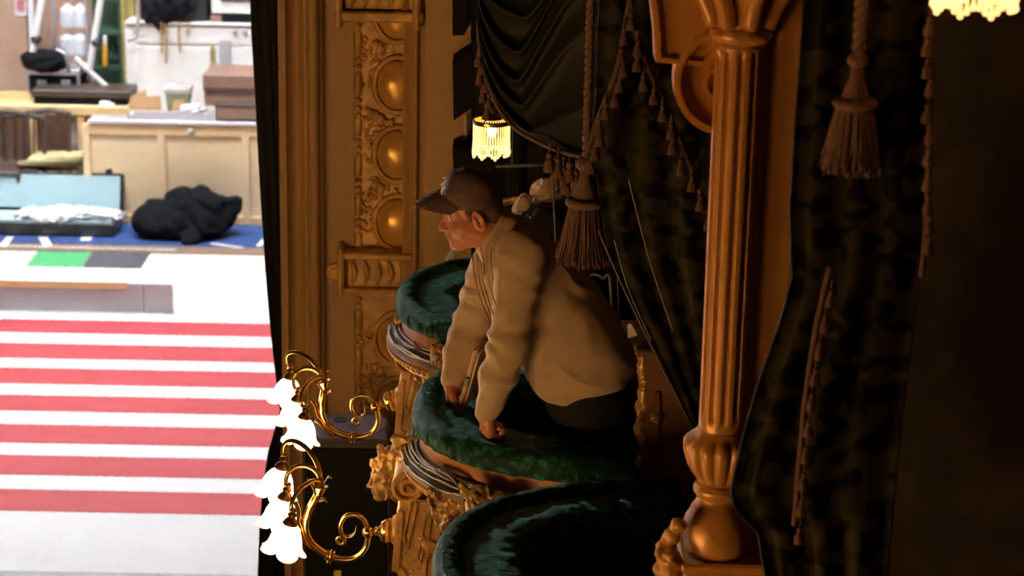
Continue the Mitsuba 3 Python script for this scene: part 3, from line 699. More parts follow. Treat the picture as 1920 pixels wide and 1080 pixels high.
sconce(SEAT['a'], 'upper brass wall lamp with three flower glass shades, on the farthest box front', 19)
sconce(SEAT['b'], 'lower brass wall lamp with three flower glass shades, on the middle box front')
sconce(SEAT['c'], 'unseen brass wall lamp on the nearest box front, lighting the column foot')  # out of view below the frame, lights the column foot
sconce(SEAT['d'], 'unseen brass wall lamp towards the viewer, lighting the column')  # out of view, placed to light the column

# ------------------------------------------------------------------ bead lamps
mat('bead_glass', (.9, .72, .42), .2, 0, spec_trans=0.0, specular=.8)
scene['bead_translucent'] = {'type': 'principledthin', 'base_color': rgb(.98, .85, .6), 'roughness': .4, 'diff_trans': 1.2}
rodply = {**mikit.ply(lathe([(0, 0), (.0021, 0), (.0021, -.062), (0, -.062)], 6), 'bead_translucent', smooth=40), 'emitter': {'type': 'area', 'radiance': rgb(1.5, .75, .22)}}  # bulb light passing through the glass, put in as emission of the rods
beadply = mikit.ply(trimesh.creation.icosphere(1), 'bead_translucent', smooth=True)
def bead_lamp(c, label, r=.060, rad=BEAD_RAD, hang=.4, sc=1.0):
    L = thing('bead_lamp', label, 'lamp')
    c = np.asarray(c, float)
    add('rod', tube([c + [0, 0, .05], c + [0, 0, hang]], .004, 8), 'brass_dark', L, True)
    add('canopy', moved(lathe([(0, .05), (.012, .048), (.016, .03), (.03, .022), (.036, .01), (.034, .006), (0, .006)], 24), tr(*c)), 'brass', L, 40)
    for a in np.arange(3) * 2.094:
        add('spoke', tube([c + [.03 * math.cos(a), .03 * math.sin(a), .012], c + [r * math.cos(a), r * math.sin(a), 0]], .003, 6), 'brass', L, True)
    R = []
    for a in np.linspace(0, 2 * math.pi, 41)[:-1]:
        e = np.array([math.cos(a), math.sin(a), 0]); q = [(-.002, -.007), (.003, -.007), (.004, 0), (.003, .007), (-.002, .007)]
        R.append([c + e * (r + x) + [0, 0, z] for x, z in q])
    add('gallery_ring', loft(R, False, True), 'brass', L, 30)
    bulb = trimesh.creation.icosphere(2); bulb.apply_scale((.017, .017, .024))
    scene[lab(num(L + '__bulb'))] = {**mikit.ply(moved(bulb, tr(*(c + [0, 0, -.03]))), 'm_lamp_glass', smooth=True), 'emitter': {'type': 'area', 'radiance': rgb(*rad)}}
    n = 42; beads = []
    for k in range(n):
        a = k * 2 * math.pi / n; e = np.array([math.cos(a), math.sin(a), 0]) * r
        put('glowing_glass_rod', rodply, tr(*(c + e + [0, 0, -.006])), L)
        drop = .035 + .018 * abs(math.sin(a * 4.0 + .5))
        nb = int(drop / .0075)
        for q in range(nb):
            s = .0034 if q < nb - 1 else .0056
            beads.append(moved(trimesh.creation.icosphere(1), tr(*(c + e + [0, 0, -.071 - q * .0075])) @ np.diag([s, s, s * 1.1, 1])))
    key = add('glowing_bead_fringe', cat(*beads), 'bead_translucent', L, True, label='fringe of small amber glass beads given their own glow', kind='stuff')
    scene[key]['emitter'] = {'type': 'area', 'radiance': rgb(1.7, .95, .36)}  # beads glow by themselves, standing in for light from the bulb
    return L
bead_lamp(at(922, 228, 7.0), 'lit bead-fringed lamp hanging behind the man\'s cap')
bead_lamp(at(1836, -112, 3.55), 'lit bead-fringed lamp at the top right corner', .068)
# unseen warm house lamp, placed to light the man, column and gilt
HC = thing('unseen_house_lamp', 'unseen warm house lamp placed to light the man, column and gilt', 'chandelier')
hc = np.array([-2.9, 2.2, 2.1])
add('rod', tube([hc + [0, 0, .1], hc + [0, 0, 7.9]], .02, 8), 'brass', HC, True)
add('hoop', moved(lathe([(.83, -.03), (.87, -.03), (.87, .03), (.83, .03)], 40), tr(*hc)), 'brass', HC, 30)
for k in range(6):
    a = k * math.pi / 3; g = trimesh.creation.icosphere(2); g.apply_scale(.13)
    key = num(HC + '__globe')
    scene[key] = {**mikit.ply(moved(g, tr(*(hc + [.85 * math.cos(a), .85 * math.sin(a), .12]))), 'm_lamp_glass', smooth=True), 'emitter': {'type': 'area', 'radiance': rgb(*HOUSE_RAD)}}
# ------------------------------------------------------------------ the man
mat('skin', proc(lambda p, n, uv: mix([.40, .155, .10], [.49, .205, .135], fbm(p.x * 60, p.y * 60, p.z * 60, 2))), .45, specular=.4)
mat('wool', proc(lambda p, n, uv: mix([.34, .24, .15], [.46, .34, .22], .55 * noise(p.x * 420, p.y * 420, p.z * 300) + .45 * fbm(p.x * 22, p.y * 22, p.z * 22, 2))), .85, sheen=.35)
mat('cap_cloth', proc(lambda p, n, uv: mix([.032, .017, .013], [.055, .030, .024], fbm(p.x * 50, p.y * 50, p.z * 50, 2))), .75, sheen=.25)
mat('hair', (.05, .024, .012), .6)
mat('denim', (.005, .006, .009), .8, specular=.08)
mat('eye_white', (.7, .62, .56), .2); mat('iris', (.03, .02, .012), .15)
mat('thread_white', (.75, .68, .62), .7); mat('zip_metal', (.7, .6, .5), .3, .9)
mat('shoe', (.02, .015, .012), .5)
YM = 5.63
V = lambda x, y, Y=YM: at(x, y, Y)
TILT = 9
HF = np.array([-math.cos(math.radians(TILT)), -.10, -math.sin(math.radians(TILT))]); HF /= np.linalg.norm(HF)
HL = np.cross([0, 0, 1], HF); HL /= np.linalg.norm(HL); HU = np.cross(HF, HL)
HO = V(894, 396); HS = .91
HM = np.stack([HF, HL, HU], 1)
HEADM = frame(HO, HF * HS, HL * HS, HU * HS)
def head_sdf(q, ears=True, mouth=.006):
    """head in its own frame: x forward, y left, z up; eyes at z = 0"""
    s = q.copy(); s[:, 1] = np.abs(s[:, 1]); s[:, 2] = np.where(s[:, 2] < -.036, -.036 + (s[:, 2] + .036) / .85, s[:, 2])
    d = sd_ell(s, (.002, 0, .040), (.080, .073, .077))
    d = smin(d, sd_ell(s, (.026, 0, -.03), (.066, .058, .082)), .03)
    d = smin(d, sd_cap(s, (.008, .050, -.055), (.066, .014, -.098), .020, .018), .035)
    d = smin(d, sd_sph(s, (.073, 0, -.100), .019), .022)
    d = smin(d, sd_ell(s, (.048, .040, -.034), (.034, .026, .030)), .025)
    d = smin(d, sd_cap(s, (.083, .010, .020), (.070, .044, .018), .011, .009), .02)
    d = smax(d, -sd_ell(s, (.101, .034, .000), (.021, .017, .012)), .012)
    d = smin(d, sd_cap(s, (.086, 0, .010), (.110, 0, -.032), .0075, .0095), .014)
    d = smin(d, sd_sph(s, (.111, 0, -.035), .0105), .008)
    d = smin(d, sd_ell(s, (.097, .0125, -.039), (.012, .0075, .008)), .006)
    d = smin(d, sd_ell(s, (.088, 0, -.058), (.014, .024, .012)), .014)
    d = smin(d, sd_cap(s, (.0975, .004, -.0615), (.086, .024, -.066), .0058, .003), .005)
    d = smin(d, sd_cap(s, (.0945, .003, -.0765), (.084, .021, -.072), .0064, .003), .005)
    d = smax(d, -sd_ell(s, (.098, 0, -.0685), (.016, .021, mouth * .55)), .004)
    d = smin(d, sd_sph(s, (.0755, .033, .000), .0135), .004)
    d = smin(d, sd_cap(s, (.087, .022, .0075), (.080, .046, .006), .0035, .003), .004)
    d = smax(d, -sd_cap(s, (.105, .016, -.046), (.082, .038, -.078), .0035, .003), .008)
    if ears:
        R = np.array([[.95, 0, .3], [0, 1, 0], [-.3, 0, .95]])
        e = sd_ell(s, (.002, .077, -.010), (.018, .011, .033), R)
        e = smax(e, -sd_ell(s, (.006, .087, -.006), (.011, .009, .022), R), .006)
        e = smin(e, sd_cap(s, (.012, .081, -.004), (.006, .082, -.020), .004, .004), .004)
        d = smin(d, e, .008)
    return d
def hand_chains(w, dn, back, side, thumb, spread=.0185, curl=1.0):
    """fist leaning on its knuckles: w wrist, dn direction of the metacarpals, back = where the fingers curl to, side = towards the thumb"""
    ch = []
    for k, (L, r) in enumerate(((.060, .0098), (.064, .0102), (.061, .0098), (.055, .0088))):
        o = side * (1.5 - k) * spread
        kn = w + dn * L + o
        p1 = kn + back * (.034 - .003 * k) + dn * .010
        p2 = p1 - dn * .021 + back * .012
        p3 = p2 - dn * .010 - back * .012
        ch.append(([w + o * .55 + dn * .012, kn, p1, p2, p3], [.013, r + .0015, r, r * .92, r * .8]))
    ch.append(([w + side * .018 + dn * .01, w + side * .036 + dn * .028 + back * .008] + thumb, [.014, .0125, .0105, .0095, .008][:2 + len(thumb)]))
    return ch
Z0 = np.array([0, 0, 1.0])
WN, WF = V(913, 788, 5.475), V(847, 722, 5.745)
dnN = np.array([.0, .0, -1.0]); dnF = np.array([.02, -.02, -1.0]); dnF /= np.linalg.norm(dnF)
# rest the knuckles on the pad
WN[2] = RIM + .078; WF[2] = RIM + .080
bkN = np.array([.94, .34, 0]); sdN = np.array([-.34, .94, 0])
bkF = np.array([.97, -.25, 0]); sdF = np.array([-.25, -.97, 0])
CHN = hand_chains(WN, dnN, bkN, sdN, [WN + sdN * .045 + dnN * .05 + bkN * .03, WN + sdN * .03 + dnN * .058 + bkN * .052])
CHF = hand_chains(WF, dnF, bkF, sdF, [WF + sdF * .040 + dnF * .052 + bkF * .020, WF + sdF * .036 + dnF * .074 + bkF * .030])
SHN, ELN = V(980, 476, 5.455), V(954, 640, 5.43)
SHF, ELF = V(926, 500, 5.80), V(881, 618, 5.83)
ARMS = [(SHN, ELN, WN), (SHF, ELF, WF)]
def pairs(x, y, w): return V(x, y, YM - w), V(x, y, YM + w)
TORSO = [(970, 490, .085, .074), (1000, 530, .062, .106), (1040, 592, .055, .120), (1072, 650, .055, .130), (1106, 712, .055, .130)]
NECK0, NECK1 = HO - HF * .028 - HU * .06, V(944, 448)
LEGS = []
for sy in (-.085, .085):
    hip = V(1118, 745, YM + .03 + sy); kn = np.array([hip[0] - .03, hip[1], 2.60]); an = np.array([hip[0] + .07, hip[1], 2.23]); toe = an + [-.17, 0, -.045]
    LEGS.append((hip, kn, an, toe))
def torso(p, g):
    d = 9.0 * np.ones(len(p)); prev = None
    for x, y, w, r in TORSO:
        a, b = pairs(x, y, w)
        e = sd_cap(p, a, b, r + g)
        if prev is not None:
            for u, v_ in zip(prev[:2], (a, b)): e = smin(e, sd_cap(p, u, v_, prev[2] + g, r + g), .03)
        d = smin(d, e, .05); prev = (a, b, r)
    return d
def arms(p, g, ext=0.0):
    d = 9.0 * np.ones(len(p))
    for s, e, w in ARMS:
        m = e * .55 + w * .45
        a = smin(sd_cap(p, s, e, .064 + g, .047 + g), sd_cap(p, e, m, .047 + g, .043 + g), .02)
        a = smin(a, sd_cap(p, m, w - Z0 * ext, .043 + g, .028 + g * .9), .02)
        d = np.minimum(d, a)
    return d
def hands(p, which):
    d = 9.0 * np.ones(len(p))
    for w, dn, bk, sd, ch in ((WN, dnN, bkN, sdN, CHN), (WF, dnF, bkF, sdF, CHF))[which:which + 1]:
        h = sd_cap(p, w, w + dn * .015, .024, .022)
        for k in (-1, 0, 1): h = smin(h, sd_cap(p, w + dn * .014 + sd * .012 * k, w + dn * .052 + sd * .022 * k + bk * .006, .015, .0145), .015)
        for P, r in ch:
            f = sd_cap(p, P[0], P[1], r[0], r[1])
            for i in range(1, len(P) - 1): f = smin(f, sd_cap(p, P[i], P[i + 1], r[i], r[i + 1]), .004)
            h = smin(h, f, .0035)
        d = np.minimum(d, h)
    return d
def body(p):
    d = local(p, HO, .26, lambda q: head_sdf((q - HO) @ HM / HS) * HS)
    d = smin(d, sd_cap(p, NECK0, NECK1, .054, .062), .03)
    d = smin(d, torso(p, -.018), .05)
    d = smin(d, arms(p, -.014), .03)
    d = smin(d, np.minimum(local(p, WN - Z0 * .05, .16, lambda q: hands(q, 0)), local(p, WF - Z0 * .05, .16, lambda q: hands(q, 1))), .012)
    for hip, kn, an, toe in LEGS:
        l = smin(sd_cap(p, hip, kn, .085, .055), sd_cap(p, kn, an, .055, .038), .03)
        l = smin(l, sd_cap(p, an + [.03, 0, -.04], toe, .034, .028), .03)
        d = smin(d, l, .05)
    return d
MAN = thing('person', 'man in a dark cap and beige quarter-zip sweater leaning over the green velvet rim', 'person')
lo = np.array([HO[0] - .17, 5.22, 2.14]); hi = np.array([.48, 5.98, 3.72])
BM = sdf_mesh(body, lo, hi, .0033)
add('body', BM, 'skin', MAN, True)
# sweater
HEMA, HEMB = V(1000, 742), V(1200, 688)
hx = HEMB - HEMA; hx /= np.linalg.norm(hx); HEMN = np.cross(hx, [0, 1, 0]); HEMN = HEMN if HEMN[2] < 0 else -HEMN
NKN = NECK1 - NECK0; NKN /= np.linalg.norm(NKN)
def folds(p, ax, f, s): return np.sin((p @ ax) * f + meshkit.fbm(p * 9, 2, s) * 9)
def sweater(p):
    g = .004
    t = torso(p, g)
    a = arms(p, .006, -.004)
    t = t + .0035 * folds(p, np.array([.5, .2, .85]), 60, 3) * np.clip((p[:, 0] - .04) * 9, .15, 1)
    # ribbed front between the arms
    front = np.clip((-.02 - p[:, 0]) * 25, 0, 1)
    t = t - .003 * np.sin(p[:, 1] * 2 * math.pi / .026) * front
    el = np.exp(-((p[:, 2] - 3.23) / .10)**2) * .7 + .3
    a = a + .0045 * folds(p, np.array([.35, .1, .93]), 95, 5) * el
    d = smin(t, a, .028)
    d = smin(d, sd_cap(p, V(968, 442, YM - .05), V(968, 442, YM + .05), .056), .05)
    # rolled hem and cuffs
    hd = (p - HEMA) @ HEMN
    d = d - .006 * np.exp(-((hd + .02) / .022)**2) + .012 * np.clip((hd + .045) / .04, 0, 1) * (hd > -.045)
    d = smax(d, hd, .008)
    for w in (WN, WF):
        near = np.linalg.norm((p - w)[:, :2], axis=1) < .07
        cz = (w[2] - .020) - p[:, 2]
        d = np.where(near, smax(d, cz, .004), d)
    nq = (p - NECK0) @ NKN; rad = np.linalg.norm(p - NECK0 - nq[:, None] * NKN, axis=1)
    d = np.where(rad < .085, smax(d, .004 - nq, .006), d)
    return d
SWM = sdf_mesh(sweater, (-.30, 5.2, 2.95), (.48, 6.0, 3.62), .0042)
SWEAT = add('sweater', SWM, 'wool', MAN, True)
def onmesh(M, pts, n=30, lift=.001):
    """points on the mesh under a line of picture points, lifted off it a little"""
    P = crom(np.array(pts, float), n); D = np.array([ray(x, y) for x, y in P]); D /= np.linalg.norm(D, axis=1, keepdims=True)
    loc, ri, ti = M.ray.intersects_location(np.repeat(EYE[None], n, 0), D, multiple_hits=False)
    o = np.argsort(ri); return loc[o] - D[ri[o]] * lift
for q, ln in enumerate(([(893, 478), (896, 515), (906, 556), (921, 596)], [(900, 492), (905, 528), (914, 562), (925, 588)], [(886, 480), (889, 518), (899, 558), (914, 598)], [(912, 478), (913, 510), (920, 545), (928, 568)], [(921, 462), (920, 492), (926, 526)])):
    L_ = onmesh(SWM, ln)
    if len(L_) > 6: add('knit_rib', tube(L_, .0032, 6), 'wool', SWEAT, True)
# stand collar with its quarter zip
def collar():
    cs = 1.0
    R = []
    top_c, bot_c = V(921, 430), V(944, 458)
    ax_f = V(893, 470) - V(948, 395); ax_f /= np.linalg.norm(ax_f); ly = np.array([0, 1.0, 0])
    for (c, fb, w) in ((bot_c + (bot_c - top_c) * .35, .108, .112), (bot_c, .090, .088), (bot_c * .5 + top_c * .5, .078, .075), (top_c, .071, .068), (top_c + (top_c - bot_c) * .12, .068, .066), (top_c + (top_c - bot_c) * .12, .062, .059), (top_c, .061, .058), (bot_c, .072, .07)):
        a = np.linspace(0, 2 * math.pi, 73)[:-1]
        rr = 1 + .010 * np.sin(a * 36)
        R.append(c + np.cos(a)[:, None] * ax_f * fb * rr[:, None] + np.sin(a)[:, None] * ly * w * rr[:, None])
    return loft(R, True)
CLM = collar()
COLLAR = add('collar', CLM, 'wool', MAN, True)
zp = onmesh(cat(SWM, CLM), [(899, 458), (902, 470), (905, 482), (907, 500)], 24, .002)
add('zip', tube(zp, .0024, 6), 'zip_metal', MAN, True, label='short metal zip with a hanging pull')
add('zip_pull', obox(zp[-1] + [0, -.004, .004], zp[-1] + [.002, -.006, -.022], .006, .003), 'zip_metal', MAN, False)
# trousers
def trousers(p):
    d = sd_cap(p, *pairs(1106, 722, .07), .124)
    d = smin(d, sd_cap(p, V(1122, 760, YM - .04), V(1122, 760, YM + .06), .122), .05)
    for hip, kn, an, toe in LEGS:
        d = smin(d, smin(sd_cap(p, hip, kn, .098, .07), sd_cap(p, kn, an, .07, .058), .04), .05)
    d = smax(d, (HEMA - p) @ HEMN - .05, .01)
    d = smax(d, 2.235 - p[:, 2], .004)
    return d + .003 * folds(p, np.array([.3, .1, .9]), 50, 8)
add('jeans', sdf_mesh(trousers, (-.05, 5.32, 2.18), (.48, 5.98, 3.2), .007), 'denim', MAN, True)
for hip, kn, an, toe in LEGS:
    def shoe(p, an=an, toe=toe): return smax(sd_cap(p, an + [.02, 0, -.03], toe, .05, .042), 2.152 - p[:, 2], .004)
    add('shoe', sdf_mesh(shoe, toe - .08, an + .1, .006), 'shoe', MAN, True)
# hair, cap, eyes
HX = lambda m: moved(m, HEADM)
def hairf(q):
    s = q.copy(); s[:, 1] = np.abs(s[:, 1])
    d = sd_ell(s, (.002, 0, .034), (.0825, .0755, .079))
    d = smin(d, sd_cap(s, (-.045, .03, -.01), (-.05, .02, -.045), .03, .02), .03)
    d = smax(d, -(.012 - s[:, 0] + .25 * s[:, 2]) * -1 if False else (s[:, 0] - .022 - .35 * np.maximum(s[:, 2], -.03)), .006)
    d = smax(d, -(s[:, 2] + .055), .01)
    d = smax(d, -sd_ell(s, (.002, .083, -.010), (.023, .03, .035)), .004)
    d = smin(d, sd_cap(s, (.030, .0675, .016), (.024, .066, -.008), .009, .006), .012)
    return d + (meshkit.noise(q * 260, 3) - .5) * .003
add('hair', HX(sdf_mesh(hairf, (-.13, -.1, -.08), (.06, .1, .14), .003)), 'hair', MAN, True)
CAP = []
lv = [(.008, .090, -.080, .081), (.020, .101, -.082, .083), (.045, .105, -.081, .083), (.075, .096, -.075, .081), (.100, .084, -.063, .074), (.122, .074, -.050, .060), (.136, .066, -.032, .044), (.144, .056, -.018, .026), (.146, .040, -.004, .010)]
tt = np.linspace(0, len(lv) - 1, 33); lv = [(.024 + (z - .008) * .80, a, b, c) for z, a, b, c in lv]
lv = np.array([np.interp(tt, range(len(lv)), c) for c in np.array(lv).T]).T
for z, xf, xbk, w in lv:
    a = np.linspace(0, 2 * math.pi, 97)[:-1]; c = (xf + xbk) / 2; h = (xf - xbk) / 2
    x = c + h * np.cos(a); y = w * np.sin(a)
    zz = z - .018 * np.clip((.134 - z) / .12, 0, 1)**2 * np.sin(a)**2 * 0 + np.where(z < .05, (.05 - z) / .05, 0) * (.016 * np.cos(a))
    seam = 1 - .010 * np.exp(-(np.abs(np.sin(a * 3)) / .06)**2)
    wr = (meshkit.fbm(np.stack([x * 30, y * 30, zz * 40], 1), 3, 6) - .5) * .010 * np.clip((c - x) / .06 + .4, 0, 1)
    CAP.append(np.stack([c + (x - c) * seam, y * seam, zz + wr], 1) + (np.stack([np.cos(a), np.sin(a), 0 * a], 1) * wr[:, None]))
CAPK = add('cap', HX(loft(CAP)), 'cap_cloth', MAN, 50, label='dark brown baseball cap')
BRM = []
for s in np.linspace(0, 1, 12):
    row = []
    for a in np.linspace(-1, 1, 31):
        th = a * 1.12
        x0 = .006 + .097 * math.cos(th); y0 = .083 * math.sin(th)
        out = .076 * (1 - .55 * abs(a)**2.6) * s
        row.append([x0 + out, y0 * (1 + .03 * s), .080 - .044 * abs(a)**1.8 - .014 * s - .012 * s * s * (1 - a * a)])
    BRM.append(row)
add('brim', HX(sheet(BRM, .0035)), 'cap_cloth', CAPK, 60)
bt = trimesh.creation.icosphere(2); bt.apply_scale((.009, .009, .005))
add('button', HX(moved(bt, tr(.012, 0, .1345))), 'cap_cloth', CAPK, True)
def emb(q):
    d = 9.0 * np.ones(len(q))
    for a, b, r in (((.092, .030, .092), (.080, .036, .112), .0030), ((.096, .026, .078), (.090, .034, .088), .0032), ((.093, .020, .098), (.086, .030, .104), .0026), ((.098, .022, .070), (.094, .036, .074), .0026), ((.090, .040, .086), (.084, .042, .096), .0024), ((.083, .028, .118), (.079, .036, .122), .0026)):
        d = smin(d, sd_cap(q, a, b, r), .002)
    return d
def onto(q): return emb(q - [0, 0, .004])
add('emblem', HX(sdf_mesh(onto, (.07, .01, .06), (.11, .055, .13), .0016)), 'thread_white', CAPK, True, label='small pale embroidered emblem on the front of the cap')
add('brim_ring', HX(moved(lathe([(.004, -.001), (.006, -.001), (.006, .001), (.004, .001)], 14), frame((.150, .045, .052), (1, 0, 0), (0, .8, -.6), (0, .6, .8)))), 'zip_metal', CAPK, 30)
for sy in (-1, 1):
    c = np.array([.0775, .033 * sy, .0005])
    E_ = add('eye', HX(moved(trimesh.creation.icosphere(3), tr(*c) @ np.diag([.0122, .0122, .0122, 1]))), 'eye_white', MAN, True)
    add('iris', HX(moved(trimesh.creation.icosphere(2), tr(*(c + [.0096, .001 * sy, -.001])) @ np.diag([.0035, .0052, .0052, 1]))), 'iris', E_, True)
    add('eyebrow', HX(tube([(.096, .016 * sy, .0155), (.0925, .030 * sy, .0185), (.082, .045 * sy, .0155)], [.0025, .003, .0015], 6, 12)), 'hair', MAN, True)
# clipboard held in his far hand
CB = thing('clipboard', 'pale clipboard with papers held down in the man\'s far hand', 'clipboard')
pa, pb = at(868, 762, 5.70), at(898, 652, 5.70)
dx_ = pb - pa; Lc = np.linalg.norm(dx_); dx_ /= Lc
nn = np.cross(dx_, [math.sin(math.radians(14)), math.cos(math.radians(14)), 0]); nn /= np.linalg.norm(nn); ww = np.cross(nn, dx_)
CF = frame(pa, dx_, ww, nn)
mat('paper', (.62, .47, .36), .7); mat('board', (.30, .17, .10), .6)
add('board', moved(box(0, Lc, -.02, .16, -.003, .003, .001), CF), 'board', CB, False)
add('paper_stack', moved(box(.01, Lc - .008, -.016, .155, .003, .012, .001), CF), 'paper', CB, False)
add('paper_stack', moved(box(.01, Lc - .012, -.016, .155, -.010, -.003, .001), CF), 'paper', CB, False)
add('clip', moved(cat(box(.066, .092, -.025, -.019, -.002, .012, .002), obox((.070, -.026, 0), (.088, -.026, .010), .003, .003)), CF), 'black_plastic', CB, False)

# ------------------------------------------------------------------ gilt mask at the foot of the farthest box's console
mo = at(735, 894, 6.84); ms = .74
mf = np.array([-1, -.08, -.10]); mf /= np.linalg.norm(mf); ml = np.cross([0, 0, 1], mf); ml /= np.linalg.norm(ml); mu = np.cross(mf, ml)
MR = np.stack([mf, ml, mu], 1)
def mask(p):
    q = (p - mo) @ MR / ms
    d = head_sdf(q, False, .002)
    s = q.copy(); s[:, 1] = np.abs(s[:, 1])
    h = sd_ell(s, (-.022, 0, .056), (.104, .084, .082))
    for a, b, r, r2 in (((.07, .02, .075), (.045, .06, .055), .020, .024), ((.05, .06, .055), (.02, .078, .01), .024, .024), ((.02, .080, .015), (.012, .078, -.05), .022, .016), ((.03, .03, .115), (-.02, .05, .11), .022, .026),
                        ((.085, .0, .068), (.066, .03, .075), .016, .016), ((.012, .08, -.045), (.03, .082, -.068), .014, .010), ((-.05, .07, .0), (-.06, .07, -.08), .03, .018)):
        h = smin(h, sd_cap(s, a, b, r, r2), .010)
    h = h + .006 * np.sin(q[:, 0] * 130 + meshkit.fbm(q * 22, 2, 3) * 12) + (meshkit.noise(q * 80, 2) - .5) * .008
    h = smax(h, -sd_ell(s, (.085, 0, -.02), (.05, .06, .075)), .01)
    d = smin(d, h, .006)
    d = smin(d, sd_sph(s, (.040, .0, .150), .017), .006)
    d = smin(d, sd_cap(s, (-.02, .03, -.09), (-.04, .02, -.15), .03, .008), .02)
    return d * ms
add('mask', sdf_mesh(mask, mo - .16, mo + .14, .0026), 'gilt', BOXKEY['a'], True, label='carved gilt female face in profile with curled hair')
# ------------------------------------------------------------------ drapes, ropes and tassels
mat('cord_grey', (.045, .043, .045), .5)
def small_tassel():
    strands = lathe([(0, .0), (.004, -.001), (.0055, -.006), (.0035, -.010), (.006, -.014), (.0085, -.022), (.010, -.034), (0, -.034)], 14, lambda a, k: 1 + .12 * np.cos(a * 7) * (k > 4))
    return cat(strands, tube([(0, 0, .018), (0, 0, 0)], .0015, 5))
stply = mikit.ply(small_tassel(), 'passementerie_dark', smooth=50)
stply2 = mikit.ply(small_tassel(), 'passementerie', smooth=50)
def pathpts(pts, n):
    P = np.asarray(pts, float); return crom(P, n)
def big_tassel(pts, Y, label, m):
    """rope top, knot, cone, roll and skirt given as (y, half width in pixels) at the axis x"""
    x, ytop, yknot, rk, ycone0, ycone1, yroll, rr, ybot, rb = pts
    T = thing('tassel', label, 'tassel', None)
    c = at(x, yroll, Y); sc = np.linalg.norm(at(x + 1, yroll, Y) - c)
    z = lambda y: at(x, y, Y)[2]
    tr_ = tr(c[0], Y, 0)
    n = 60; zz = np.linspace(z(yknot), z(ytop), n)
    add('rope', cat(*[tube(np.stack([c[0] + .0055 * np.cos(zz * 160 + q * math.pi), Y + .0055 * np.sin(zz * 160 + q * math.pi), zz], 1), .0075, 7) for q in (0, 1)]), m, T, True)
    k = trimesh.creation.icosphere(3); k.vertices *= 1 + .05 * np.sin(np.arctan2(k.vertices[:, 1], k.vertices[:, 0]) * 9 + k.vertices[:, 2] * 3)[:, None]
    add('knot', moved(k, tr(c[0], Y, z(yknot)) @ np.diag([rk * sc, rk * sc, rk * sc * .85, 1])), m, T, True)
    add('neck', moved(lathe([(0, z(ycone0)), (rk * sc * .62, z(ycone0)), (rk * sc * .7, z(ycone0 * .6 + ycone1 * .4)), (rr * sc * .62, z(ycone1)), (rr * sc * .7, z(yroll)), (0, z(yroll))], 40, lambda a, k: 1 + .03 * np.cos(a * 20)), tr_), m, T, True)
    R = []
    for a in np.linspace(0, 2 * math.pi, 61)[:-1]:
        e = np.array([math.cos(a), math.sin(a), 0]); b = np.arange(10) * .2 * math.pi; h = .30 * rr * sc * (1 + .06 * math.sin(a * 17))
        R.append([[c[0], Y, z(yroll)] + e * (rr * sc - h + h * math.cos(q)) + [0, 0, h * math.sin(q) * .8] for q in b])
    add('roll', loft(R, False, True), m, T, True)
    rn = np.random.default_rng(3); st = []
    for q in range(420):
        a = rn.uniform(0, 2 * math.pi); f = rn.uniform(.75, 1.0); e = np.array([math.cos(a), math.sin(a), 0]); dz = rn.uniform(-.012, .01)
        st.append(tube([np.array([c[0], Y, z(yroll)]) + e * rr * sc * .7 * f, np.array([c[0], Y, z(yroll * .5 + ybot * .5)]) + e * (rr * .98 * sc) * f + e * rn.uniform(-.004, .004), np.array([c[0], Y, z(ybot) + dz]) + e * rb * sc * f + rn.uniform(-.006, .006, 3)], [.0026, .0024, .0016], 4, 7))
    st.append(moved(lathe([(0, z(yroll)), (rr * sc * .66, z(yroll)), (rr * sc * .8, z(yroll * .5 + ybot * .5)), (rb * sc * .78, z(ybot - 6)), (0, z(ybot - 6))], 24), tr_))
    add('skirt', cat(*st), m, T, True, label='fringe skirt of hanging threads')
    return T
big_tassel((1097, -60, 308, 18, 318, 366, 379, 38, 484, 52), 5.22, 'big brown tassel on a rope, hanging in front of the man\'s back', 'passementerie')
big_tassel((1603, -60, 113, 19, 128, 180, 194, 43, 310, 54), 3.80, 'big reddish brown tassel on a rope, hanging in front of the right brocade curtain', 'passementerie')

# the swag above the middle box
SW = thing('swag', 'gathered dark velvet swag with tasselled edge above the man', 'swag')
n, m = 150, 60; G = np.zeros((n, m, 3))
u = np.linspace(0, 1, m)
m = 90; G = np.zeros((n, m, 3))
botL = np.array([(893, -120), (895, 0), (898, 70), (911, 150), (938, 208), (966, 241), (1000, 264)], float)
botR = np.array([(1000, 264), (1030, 276), (1060, 287), (1112, 297)], float)
def arm_(P, k):
    s_ = np.concatenate([[0], np.cumsum(np.hypot(*np.diff(P, axis=0).T))]); s_ /= s_[-1]; q = np.linspace(0, 1, k)
    return np.stack([np.interp(q, s_, (P[:, c] - P[0, c]) / (P[-1, c] - P[0, c])) for c in (0, 1)], 1)
AL, AR = arm_(botL, m // 2 + 1)[:-1], arm_(botR, m - m // 2)
vk = [0, .35, .55, .75, .88, 1]
TIP = [(1015, -112), (985, 60), (972, 135), (978, 195), (985, 235), (1000, 264)]
RGT = [(1160, -130), (1150, -125), (1140, -110), (1130, 10), (1122, 150), (1112, 297)]
u = np.linspace(0, 1, m)
